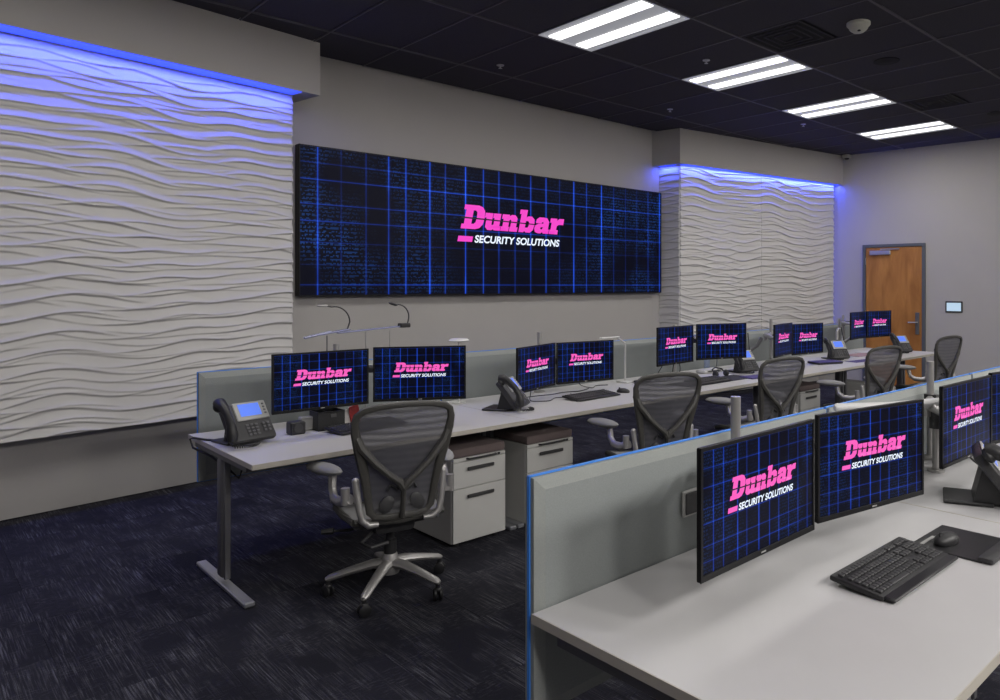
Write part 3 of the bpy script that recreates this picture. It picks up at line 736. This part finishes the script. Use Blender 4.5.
# ------------------------------------------------------------------ chairs
def chair_proto():
    t = thing('office_chair', (0, 0, 0), '', 'office chair')
    def by(x, z):
        k = max(0, (z-.47)/.54); base = -.215-.115*k**1.15+.03*math.sin(PI*min(max(k, 0), 1))*0
        return base-.035*(1-min(1, (x/.24)**2))
    half = [(0, .462), (.08, .463), (.135, .470), (.163, .495), (.172, .55), (.182, .62), (.198, .70), (.220, .79), (.240, .88), (.246, .93), (.236, .967), (.205, .990), (.14, 1.004), (.07, 1.010), (0, 1.012)]
    half = [(x*(.90+.04*min(1, (z-.46)/.5)), .462+(z-.462)*1.035) for x, z in half]
    pts = [(x, by(x, z), z) for x, z in half] + [(-x, by(x, z), z) for x, z in half[-2:0:-1]]
    rad = [.017, .017, .018, .019, .019, .021, .024, .025, .022, .019, .017, .016, .015, .015, .015]
    m = MB(); m.loop(pts, rad+rad[-2:0:-1], n=8); back = m.build('back_frame', M['frameg'], t, smooth=True)
    # mesh membrane
    m = MB(); rows = []
    hz = sorted(set([z for _, z in half]+[.60, .66, .74, .84]))
    def wid(z):
        for (x0, z0), (x1, z1) in zip(half, half[1:]):
            if z0 <= z <= z1 and z1 > z0: return x0+(x1-x0)*(z-z0)/(z1-z0)
        return 0
    N = 10
    for z in [.464, .468, .48, .5, .55, .60, .66, .72, .78, .84, .88, .92, .95, .975, .99, 1.0, 1.008]:
        z = .462+(z-.462)*1.035; w_ = max(.01, wid(z)); rows.append([m.bm.verts.new((w_*(2*i/N-1), by(w_*(2*i/N-1), z)+.004, z)) for i in range(N+1)])
    for A, Bq in zip(rows, rows[1:]):
        for i in range(N): m.bm.faces.new((A[i], A[i+1], Bq[i+1], Bq[i]))
    m.build('back_mesh', M['mesh'], t, smooth=True)
    # V brace and posture pad
    m = MB()
    for s_ in (-1, 1):
        m.tube([(s_*.226, by(.22, .87)+.002, .895), (s_*.198, by(.19, .82)-.008, .825), (s_*.130, by(.13, .74)-.020, .742), (s_*.065, by(.06, .68)-.028, .680), (s_*.02, by(0, .64)-.03, .645), (0, by(0, .61)-.03, .612)], [.020, .022, .018, .016, .019, .022], n=8)
    m.tube([(0, by(0, .64)-.028, .642), (0, by(0, .55)-.03, .55), (0, by(0, .47)-.014, .462)], [.02, .018, .020], n=8, flat=.7)
    m.build('spine_brace', M['frameg'], t, smooth=True)
    m = MB()
    for s_ in (-1, 1):
        m.ell((s_*.074, by(.07, .535)-.012, .53), (.038, .011, .046), 6, RY(-s_*.5)); m.tube([(s_*.02, by(0, .55)-.015, .60), (s_*.055, by(.05, .55)-.012, .625), (s_*.07, by(.05, .55)-.01, .60)], .010, n=6)
    m.build('lumbar_pad', M['dark2'], t, smooth=True)
    for s_ in (-1, 1):
        m = MB(); m.tube([(s_*.212, -.235, .655), (s_*.209, -.24, .62), (s_*.198, -.25, .52), (s_*.186, -.255, .465), (s_*.155, -.255, .437), (s_*.11, -.25, .435)], [.017, .017, .016, .017, .017, .013], n=10)
        m.ell((s_*.212, -.235, .655), (.018, .018, .018), 10); m.build('side_bracket', M['alu'], t, smooth=True)
        m = MB(); m.tube([(s_*.235, -.225, .57), (s_*.27, -.16, .545), (s_*.285, -.08, .545), (s_*.285, -.02, .575), (s_*.28, .01, .635)], [.022, .022, .021, .019, .020], n=10, flat=1.2)
        m.lathe([(.021, -.04), (.021, .04)], c=(s_*.255, -.215, .585), n=12)
        ar = m.build('armrest', M['alu'], t, smooth=True)
        m = MB(); m.ell((s_*.28+(-.035 if s_ < 0 else .02), .055, .668), (.050, .145, .030), 16, RZ(.42 if s_ < 0 else -.12)); m.build('arm_pad', M['pad'], ar, smooth=True)
    # seat
    m = MB(); rows = []
    for j in range(9):
        y = -.21+.46*j/8; zz = .435+.008*math.cos(j/8*PI)-(.035*((j-6)/2)**2 if j > 6 else 0)
        w_ = (.215+.035*math.sin(PI*min(1, j/7)))
        rows.append([m.bm.verts.new((w_*(2*i/10-1), y, zz+.02*abs(2*i/10-1)**2.5)) for i in range(11)])
    for A, Bq in zip(rows, rows[1:]):
        for i in range(10): m.bm.faces.new((A[i], A[i+1], Bq[i+1], Bq[i]))
    m.build('seat_mesh', M['pad'], t, smooth=True)  # paler grey than the back mesh, painting the light caught on the seat
    m = MB(); rim = [(-.215, -.21, .445), (-.24, -.05, .445), (-.25, .12, .445), (-.22, .23, .415), (0, .255, .395), (.22, .23, .415), (.25, .12, .445), (.24, -.05, .445), (.215, -.21, .445), (0, -.215, .43)]
    P_ = [Vector(p) for p in rim]; m.tube(rim+[rim[0]], .017, n=8); m.build('seat_frame', M['frameg'], t, smooth=True)
    m = MB(); m.box((0, .0, .375), (.20, .26, .07), .02, seg=2); m.tube([(-.20, -.18, .42), (-.10, -.06, .375), (.10, -.06, .375), (.20, -.18, .42)], .018); m.tube([(-.2, .12, .43), (-.1, .03, .37), (.1, .03, .37), (.2, .12, .43)], .015); m.build('tilt_mechanism', M['dark2'], t, smooth=True)
    m = MB(); m.tube([(-.09, .03, .36), (-.2, .02, .345), (-.27, .03, .35), (-.275, .03, .35), (-.33, .04, .352)], [.008, .008, .008, .018, .014]); m.build('height_lever', M['dark'], t, smooth=True)
    m = MB(); m.tube([(-.09, -.08, .36), (-.1, -.08, .35), (-.17, -.14, .32), (-.13, -.2, .31), (-.05, -.19, .32)], .009); m.build('tilt_lever', M['dark2'], t, smooth=True)
    m = MB(); m.lathe([(.032, .20), (.032, .27), (.022, .272), (.022, .345)], n=16); m.build('gas_column', M['dark'], t, smooth=True)
    # base
    m = MB(); m.lathe([(.045, .095), (.05, .115), (.045, .165), (.035, .20)], n=20); m.build('hub', M['alu'], t, smooth=True)
    for k in range(5):
        a = math.radians(19+72*k); dx, dy = math.cos(a), math.sin(a)
        m = MB(); m.tube([(dx*.02, dy*.02, .150), (dx*.09, dy*.09, .146), (dx*.20, dy*.20, .122), (dx*.295, dy*.295, .095), (dx*.315, dy*.315, .088)], [.034, .030, .024, .021, .012], n=10, flat=.8); leg = m.build('base_leg', M['alu'], t, smooth=True)
        m = MB(); R = RZ(a+.8) @ RY(PI/2)
        c_ = Vector((dx*.305, dy*.305, .03)); ax = RZ(a+.8) @ Vector((1, 0, 0))
        for s_ in (-1, 1): m.lathe([(.020, -.009), (.030, -.005), (.030, .005), (.020, .009)], c=c_+ax*.014*s_, n=14, rot=R)
        m.tube([c_, c_+Vector((0, 0, .05))], .012, n=8); m.ell(c_+Vector((0, 0, .022)), (.022, .022, .016), 8)
        m.build('caster', M['dark'], leg, smooth=True)
    return t
c0 = chair_proto()
CH = [(1.845, 3.61, -15, 'large graphite mesh chair in the foreground left, at the nearest back row desk'),
      (3.67, 3.47, -22, 'mesh chair at the second back row desk, behind the foreground screen'),
      (5.01, 3.52, -12, 'mesh chair at the third back row desk, turned towards the far wall'),
      (6.60, 3.42, -14, 'mesh chair at the fourth back row desk, in front of the phone'),
      (8.42, 3.53, -12, 'farthest mesh chair, against the pale wall beside the door'),
      (2.10, .36, 4, 'mesh chair tucked under the nearest front desk, mostly below the picture')]
for i, (x, y, a, lb) in enumerate(CH):
    o = c0 if i == 0 else copy_tree(c0)
    o.location = (x, y, 0.0); o.rotation_euler.z = math.radians(a); o['label'] = lb; o['category'] = 'office chair'

# ------------------------------------------------------------------ phones
def phone_proto():
    t = thing('desk_phone', (0, 0, .739), '', 'phone')
    R = RX(math.radians(52)); 
    def pt(x, u, n): # u up the slanted face, n normal offset
        v = R @ Vector((x, u, n)); return Vector((v.x, v.y-.085, v.z+.034))
    m = MB(); m.box(pt(0.02, .105, -.022), (.225, .215, .040), .012, rot=R, seg=2)
    m.build('body', M['dark2'], t, smooth=True)
    m = MB(); m.box(pt(.045, .158, .001), (.165, .105, .008), .004, rot=R); m.build('display_bezel', M['silver'], t)
    m = MB(); m.box(pt(.038, .163, .0055), (.105, .07, .002), rot=R); m.build('display', M['pod_led'], t)
    m = MB()
    for r in range(4):
        for c in range(3): m.box(pt(.0+c*.022, .078-r*.018, .002), (.016, .011, .006), .002, rot=R)
    for r in range(3):
        for c in range(2): m.box(pt(.082+c*.022, .078-r*.020, .002), (.014, .014, .006), .002, rot=R)
    for r in range(4): m.box(pt(.112, .135+r*.018, .005), (.010, .009, .004), .001, rot=R)
    m.build('keypad', M['column'], t, stuff=True)
    m = MB(); vs = [[m.bm.verts.new((x_, y_, z_)) for y_, z_ in ((-.055, .012), (.022, .15), (.040, .15), (.075, .012))] for x_ in (-.06, .10)]
    m.bm.faces.new(vs[0]); m.bm.faces.new(vs[1][::-1])
    for q in range(4): m.bm.faces.new((vs[0][q], vs[1][q], vs[1][(q+1) % 4], vs[0][(q+1) % 4]))
    m.box((.02, .09, .007), (.19, .17, .012), .004); m.build('stand', M['dark'], t)
    hs = [pt(-.105, -.005, .018), pt(-.105, .02, .036), pt(-.105, .06, .055), pt(-.105, .11, .060), pt(-.105, .165, .050), pt(-.105, .205, .030), pt(-.105, .218, .012)]
    m = MB(); m.tube(hs, [.022, .027, .021, .019, .022, .029, .024], n=12, flat=1.0)
    m.ell(pt(-.105, .018, .016), (.028, .028, .02), 12, R); m.ell(pt(-.105, .195, .012), (.030, .030, .02), 12, R)
    m.build('handset', M['dark'], t, smooth=True)
    cord = []
    p0 = pt(-.105, -.012, .015)
    for i in range(70):
        q = i/69; c = Vector((-.105+.13*q, -.11-.05*math.sin(PI*q), .016)); a = q*2*PI*17
        cord.append(c+Vector((0, math.cos(a)*.006, math.sin(a)*.006+.0)))
    m = MB(); m.tube([p0]+cord[:2]+cord, .0032, n=5, cap=False); m.build('coiled_cord', M['dark'], t, smooth=True)
    return t
ph0 = phone_proto()
PH = [(1.36, 4.33, 10, 'silver and black desk phone at the near end of the back row'), (3.03, 4.17, 32, 'desk phone on the second back row desk, turned side-on, blue screen'),
      (5.93, 4.30, -12, 'desk phone below the third desk screens, beside the indigo pad'), (7.72, 4.28, -28, 'desk phone with bright blue screen on the fourth desk'),
      (9.08, 4.12, -22, 'farthest desk phone with blue screen, in front of the door'), (3.06, 1.00, 22, 'black desk phone seen from its side at the right edge')]
for i, (x, y, a, lb) in enumerate(PH):
    o = ph0 if i == 0 else copy_tree(ph0)
    o.location = (x, y, .739); o.scale = (1.08,)*3; o.rotation_euler.z = math.radians(a); o['label'] = lb; o['category'] = 'phone'

# ------------------------------------------------------------------ keyboards, mice, mats
def keyboard(x, y, a, label, w_=.455, d_=.165):
    t = thing('keyboard', (x, y, .7395 if a != 1 else .7455), label, 'keyboard', math.radians(a))
    R = RX(.10)
    m = MB(); m.box((0, 0, .014), (w_, d_, .016), .005, rot=R, seg=2); m.box((0, -d_/2-.012, .008), (w_*.98, .04, .010), .004); m.build('base', M['dark'], t, smooth=True)
    m = MB(); u = (w_-.02)/23.2
    for r in range(6):
        yy_ = -d_/2+.022+r*.0215+(.008 if r == 5 else 0)
        xx = -w_/2+.012
        blocks = [(0, 15), (15.4, 18.4), (18.8, 22.8)]
        for (b0, b1) in blocks:
            k = b0
            while k < b1-.3:
                kw = 1
                if b0 == 0 and r == 0 and 3.9 < k < 4.1: kw = 6
                if b0 == 15.4 and r == 2: break
                kw = min(kw, b1-k)
                zc = .0235+(yy_)*math.tan(.10)+.001
                m.box((xx+(k+kw/2)*u, yy_, zc), (kw*u-.003, .0165, .007), .0015, rot=R); k += kw
    m.build('keys', M['dark2'], t, stuff=True)
    return t
keyboard(2.115, .985, 0, 'black full-size keyboard on the nearest front desk')
keyboard(3.80, 4.205, 3, 'black keyboard in front of the second desk screens')
keyboard(2.03, 4.28, 8, 'black keyboard below the nearest back row screens, behind the mesh chair')
keyboard(5.10, 4.10, 1, 'black keyboard on the dark mat of the third desk')
def mouse(x, y, z, a, label):
    t = thing('mouse', (x, y, z), label, 'mouse', math.radians(a))
    m = MB(); m.ell((0, 0, .008), (.032, .058, .028), 18)
    bmesh.ops.bisect_plane(m.bm, geom=m.bm.verts[:]+m.bm.edges[:]+m.bm.faces[:], plane_co=(0, 0, .0), plane_no=(0, 0, -1), clear_outer=True)
    m.build('shell', M['dark'], t, smooth=True)
    m = MB(); m.lathe([(.008, -.003), (.008, .003)], c=(0, .032, .032), rot=RY(PI/2), n=12); m.build('wheel', M['dark2'], t)
    return t
mouse(2.455, .955, .7455, 80, 'black mouse on the black mat at the front desk')
mouse(4.15, 4.20, .7385, 20, 'black mouse at right of the second desk keyboard')
def mat_pad(x, y, a, w_, d_, mtl, label, h=.006, name='desk_mat', cat='desk mat'):
    m = MB(); m.box((0, 0, h/2), (w_, d_, h), min(.003, h*.4)); o = m.build(name, M[mtl], loc=(x, y, .7385), rz=math.radians(a)); return tag(o, label, cat)
t = thing('mouse_mat', (2.50, .925, .7385), 'black mat with padded wrist rest under the front desk mouse', 'mouse mat')
m = MB(); m.box((0, 0, .003), (.27, .23, .006), .002); m.build('pad', M['dark'], t)
m = MB(); m.box((0, -.125, .010), (.27, .05, .018), .009, seg=2); m.build('wrist_rest', M['dark2'], t, smooth=True)
m = MB(); m.box((-.06, .085, .0065), (.10, .012, .002)); m.build('strip', M['silver'], t)
mat_pad(5.22, 4.12, 0, .95, .26, 'navy', 'long dark mat under the keyboard on the third desk')
mat_pad(5.74, 3.99, -8, .34, .17, 'purple', 'indigo pad in front of the third desk phone', .012, 'writing_pad', 'pad')
t = thing('notebook', (7.27, 4.16, .7385), 'thick dark notebook left of the bright blue phone', 'notebook', math.radians(-20))
m = MB(); m.box((0, 0, .012), (.34, .20, .020), .004); m.build('pages', M['navy'], t)
m = MB(); m.box((0, 0, .024), (.345, .205, .004), .001); m.build('cover', M['purple'], t)
mat_pad(7.80, 4.00, -6, .42, .16, 'purple', 'thin purple-grey sheet in front of the fourth desk phone', .003, 'paper_sheet', 'paper')
mat_pad(6.75, 4.45, 6, .45, .26, 'paper', 'white papers under the fourth desk screens', .006, 'paper_stack', 'paper')
mat_pad(7.15, 4.40, -12, .28, .21, 'paper', 'loose white sheets right of the fourth desk papers', .004, 'paper_stack', 'paper')
mat_pad(8.45, 4.35, -5, .42, .24, 'pinkpaper', 'pinkish folder under the screens by the door', .008, 'folder', 'folder')
mat_pad(8.85, 4.46, 8, .34, .2, 'paper', 'white papers below the screens by the door', .012, 'paper_stack', 'paper')

# ------------------------------------------------------------------ things of the nearest back desk
t = thing('speaker_cube', (1.665, 4.40, .7385), 'small black cube on the nearest back desk, right of the phone', 'speaker')
m = MB(); m.box((0, 0, .036), (.085, .075, .072), .006); m.build('cabinet', M['dark'], t); m = MB(); m.lathe([(.026, 0), (.026, .003)], c=(0, -.039, .038), rot=RX(PI/2), n=16); m.build('driver', M['dark2'], t)
t = thing('power_adapter', (1.75, 4.47, .7385), 'small silver box between the black cube and black organiser', 'adapter')
m = MB(); m.box((0, 0, .04), (.075, .05, .08), .006); m.build('case', M['silver'], t); m = MB(); m.box((.041, 0, .04), (.008, .052, .078), .002); m.build('end_cap', M['white'], t)
t = thing('desk_organiser', (1.86, 4.43, .7385), 'black desk organiser under the left nearest screen', 'organiser')
m = MB()
m.box((0, .06, .06), (.16, .008, .12)); m.box((0, -.06, .055), (.16, .008, .11)); m.box((-.076, 0, .055), (.008, .12, .11)); m.box((.076, 0, .055), (.008, .12, .11)); m.box((0, 0, .004), (.16, .12, .008)); m.box((0, 0, .05), (.006, .12, .1)); m.build('holder', M['dark'], t)
m = MB(); m.box((.01, -.066, .085), (.035, .004, .02), .001); m.build('label_plate', M['handle'], t)
for k, (mt_, x_, lb) in enumerate((('red', 2.035, 'red brochure leaning right of the black organiser'), ('paper', 1.985, 'white and red card leaning against the black organiser'))):
    m = MB(); m.box((0, 0, .058-.01*k), (.075-.02*k, .006, .115-.02*k), .001, rot=RY(-.2)); o = m.build('brochure', M[mt_], loc=(x_, 4.44+.0*k, .742), rz=.3); tag(o, lb, 'brochure')
# phone cable hanging off the desk end
m = MB(); m.tube([(1.36, 4.42, .745), (1.30, 4.46, .744), (1.24, 4.56, .745), (1.206, 4.66, .746), (1.200, 4.70, .735), (1.204, 4.66, .69), (1.25, 4.5, .66), (1.30, 4.35, .60), (1.33, 4.3, .56), (1.36, 4.32, .62), (1.36, 4.4, .66)], .006, n=6)
tag(m.build('cable', M['dark'], smooth=True), 'black cable looping off the near end of the back desk', 'cable')
def cable(pts, label, r=.0035):
    # smooth through points
    P_ = [Vector(p) for p in pts]; out = []
    for i in range(len(P_)-1):
        a, b, c, d = P_[max(0, i-1)], P_[i], P_[i+1], P_[min(len(P_)-1, i+2)]
        for k in range(6):
            s_ = k/6; out.append(.5*((2*b)+(c-a)*s_+(2*a-5*b+4*c-d)*s_*s_+(3*b-a-3*c+d)*s_**3))
    out.append(P_[-1])
    for q in out: q.z = max(q.z, .7385+r)
    m = MB(); m.tube(out, r, n=6); tag(m.build('cable', M['dark'], smooth=True), label, 'cable')
cable([(3.42, 4.42, .9), (3.40, 4.44, .78), (3.35, 4.36, .742), (3.45, 4.28, .742), (3.58, 4.36, .742), (3.70, 4.30, .742), (3.80, 4.44, .742)], 'thin black cable tangled under the second desk screens')
cable([(3.30, 4.52, .742), (3.50, 4.54, .742), (3.66, 4.50, .745), (3.80, 4.54, .742), (3.95, 4.50, .742), (4.10, 4.56, .742)], 'thin black cable winding from the second desk screens to the lamp')
cable([(3.98, 4.53, .86), (4.02, 4.58, .78), (4.14, 4.56, .742), (4.26, 4.64, .742), (4.36, 4.60, .742)], 'thin black cable hanging from the second desk right screen')
cable([(4.75, 4.30, .92), (4.70, 4.36, .80), (4.64, 4.42, .742), (4.58, 4.50, .742)], 'black cable hanging from the third desk left screen')
cable([(4.86, 4.28, .92), (4.87, 4.32, .80), (4.85, 4.40, .742), (4.72, 4.46, .742)], 'black cable beside the first one below the third desk left screen', .005)
cable([(4.93, 4.28, .93), (4.98, 4.32, .82), (4.94, 4.45, .742)], 'black cable nearest the post of the third desk', .004)
cable([(3.36, 1.30, .93), (3.46, 1.22, .80), (3.58, 1.18, .742), (3.74, 1.26, .742), (3.9, 1.36, .742)], 'black cable behind the side-on phone at the right edge', .005)
t = thing('adapter', (4.70, 4.52, .7385), 'flat black adapter lying below the third desk left screen', 'adapter')
m = MB(); m.box((0, 0, .012), (.15, .07, .022), .008, seg=2); m.build('case', M['dark'], t, smooth=True); m = MB(); m.tube([(.075, 0, .01), (.14, .03, .006), (.2, .01, .006)], .004, n=6); m.build('lead', M['dark'], t)

# white LED task lamp on desk 2
def task_lamp(x, y, label, h=.35, s=1.0, m_='white'):
    t = thing('task_lamp', (x, y, .7385), label, 'lamp')
    m = MB(); m.box((0, 0, .008), (.10*s, .14*s, .016), .006, seg=2); m.build('base', M[m_], t, smooth=True)
    m = MB(); m.tube([(0, 0, .01), (0, 0, h)], .009*s, n=10); m.build('post', M[m_], t, smooth=True)
    m = MB(); m.tube([(0, 0, h), (-.09*s, 0.0, h+.052*s)], .009*s, n=10); m.build('arm', M[m_], t, smooth=True)
    m = MB(); m.box((-.19*s, 0, h+.060*s), (.22*s, .04, .012), .005); m.build('lamp_head', M[m_], t)
task_lamp(4.60, 4.63, 'white slim task lamp with bent arm on the second desk')
t = thing('mini_lamp', (8.50, 4.62, .7385), 'small white cone shaped lamp below the screens by the door', 'lamp')
m = MB(); m.lathe([(.055, 0), (.05, .02), (.014, .07), (.010, .19), (.006, .22)], n=16); m.build('stand', M['white'], t, smooth=True)
m = MB(); m.ell((0, 0, .225), (.014, .014, .014), 10); m.build('tip', M['white'], t, smooth=True)

# headset, router, bottle on desk 3
t = thing('headset', (5.50, 4.25, .7385), 'black headset lying on the mat of the third desk', 'headset')
m = MB(); m.tube([(-.08, 0, .03), (-.07, .05, .07), (0, .07, .085), (.07, .05, .07), (.08, 0, .03)], .007, n=8); m.build('headband', M['dark'], t, smooth=True)
for s_ in (-1, 1):
    m = MB(); m.ell((s_*.08, 0, .033), (.022, .035, .033), 12); m.build('ear_cup', M['dark2'], t, smooth=True)
t = thing('docking_station', (5.72, 4.56, .7385), 'low white docking box behind the third desk headset', 'docking station')
m = MB(); m.box((0, 0, .02), (.30, .12, .036), .012, seg=2); m.build('case', M['white'], t, smooth=True); m = MB(); m.box((0, -.061, .02), (.2, .003, .012)); m.build('port_strip', M['dark2'], t)
t = thing('water_bottle', (5.80, 4.66, .7385), 'small clear bottle behind the third desk phone', 'bottle')
m = MB(); m.lathe([(.028, .002), (.031, .01), (.031, .12), (.026, .15), (.012, .175), (.012, .19)], n=16); m.build('body', M['bottle'], t, smooth=True)
m = MB(); m.lathe([(.014, .188), (.014, .208)], n=12); m.build('cap', M['white'], t, smooth=True)
# small dome camera-like lamp on partition top seen above desk 1 screens
t = thing('gooseneck_lamp', (1.93, 4.60, .7385), 'thin gooseneck lamp on a blue acrylic arm above the nearest left screen', 'lamp')
m = MB(); m.lathe([(.03, 0), (.03, .015)], n=14); m.tube([(0, 0, 0), (0, 0, .55)], .004, n=6); m.build('stem', M['column'], t, smooth=True)
m = MB(); m.box((.03, .02, .566), (.25, .04, .010), .004, rot=RY(-.13)); m.box((-.05, .02, .556), (.17, .025, .014), .004, rot=RY(-.2)); m.build('light_bar', M['clear'], t)
m = MB(); m.tube([(.14, .02, .585)]+arc((.055, .02, .63), .10, 0, 100, 9)+[(-.0, .02, .738)], .0045, n=6); m.build('gooseneck', M['dark2'], t, smooth=True)
m = MB(); m.ell((-.02, .02, .737), (.035, .012, .008), 10); m.build('lamp_tip', M['silver'], t, smooth=True)
t = thing('gooseneck_lamp', (2.42, 4.66, .7385), 'thin gooseneck lamp with black clamp above the nearest right screen', 'lamp')
for x_ in (-.21, -.04):
    m = MB(); m.tube([(x_, 0, 0), (x_, 0, .56)], .0035, n=6); m.lathe([(.02, 0), (.02, .01)], c=(x_, 0, 0), n=12); m.build('stem', M['alu'], t, smooth=True)
m = MB(); m.box((-.16, .02, .572), (.46, .035, .010), .003, rot=RY(-.06)); m.build('light_bar', M['clear'], t)
m = MB(); m.box((.075, .02, .590), (.075, .05, .03), .005); m.build('clamp', M['dark'], t)
m = MB(); m.tube([(.10, .02, .60)]+arc((.025, .02, .65), .085, -10, 100, 9)+[(-.0, .02, .738)], .0045, n=6); m.build('gooseneck', M['dark2'], t, smooth=True)
m = MB(); m.ell((-.005, .02, .738), (.035, .014, .010), 10, RY(.3)); m.build('lamp_tip', M['dark'], t, smooth=True)
t = thing('reading_lamp', (2.93, 4.68, .7385), 'white disc lamp peeking above the nearest right screen', 'lamp')
m = MB(); m.lathe([(.05, 0), (.05, .012)], n=18); m.tube([(0, 0, 0), (0, 0, .455)], .007, n=8); m.build('post', M['white'], t, smooth=True)
m = MB(); m.lathe([(.065, .455), (.075, .462), (.06, .475)], n=20); m.build('lamp_head', M['white'], t, smooth=True)

# ------------------------------------------------------------------ under the last desk: computer, bag
t = thing('computer_tower', (8.15, 4.25, 0), 'pale computer tower under the last back row desk', 'computer')
m = MB(); m.box((0, 0, .23), (.19, .42, .44), .006); m.build('case', M['ped'], t); m = MB(); m.box((0, -.212, .33), (.15, .004, .05), .001); m.build('drive_bay', M['dark2'], t)
t = thing('cable_box', (8.75, 4.25, 0), 'open black box of cables under the last back row desk', 'box')
m = MB()
for c_, d_ in (((0, -.15, .15), (.5, .01, .3)), ((0, .15, .15), (.5, .01, .3)), ((-.245, 0, .15), (.01, .3, .3)), ((.245, 0, .15), (.01, .3, .3)), ((0, 0, .006), (.5, .3, .01))): m.box(c_, d_)
m.build('bin', M['dark'], t)
m = MB()
for k in range(5): m.tube([(-.2+.09*k, -.1, .28), (-.15+.08*k, 0, .36), (-.1+.07*k, .08, .30), (-.05+.06*k, .1, .2)], .009, n=6)
m.build('cables', M['column'], t, smooth=True)
def rebase(t, loc):
    d = Vector(loc)-t.location
    inv = t.rotation_euler.to_matrix().inverted() @ d
    t.location = loc
    for ch in [o for o in bpy.data.objects if o.parent == t]: ch.location = ch.location-inv
rebase(wave_left, (.62, 6.40, .56)); rebase(wave_right, (9.27, 6.35, .56)); rebase(tv, (5.05, 6.85, 1.504))
GROUPS = {'office chair': 'mesh office chairs at the desks', 'monitor': 'computer monitors on the desks', 'phone': 'desk phones', 'desk': 'white desks in two rows', 'partition': 'fabric desk screens',
          'cabinet': 'drawer pedestals under the back row', 'ceiling light': 'twin lens ceiling lights', 'keyboard': 'black keyboards', 'mouse': 'computer mice', 'sprinkler': 'ceiling sprinklers',
          'vent': 'square ceiling vents', 'speaker': None, 'monitor stand': 'monitor arm posts', 'wall panel': 'sculpted wave wall panels', 'cable': 'black cables on the desks', 'paper': 'papers on the back row desks', 'brochure': 'brochures by the organiser'}
for o in list(COL.objects):
    if o.parent is None and 'category' in o and 'group' not in o and GROUPS.get(o['category']): o['group'] = GROUPS[o['category']]
bpy.context.view_layer.update()
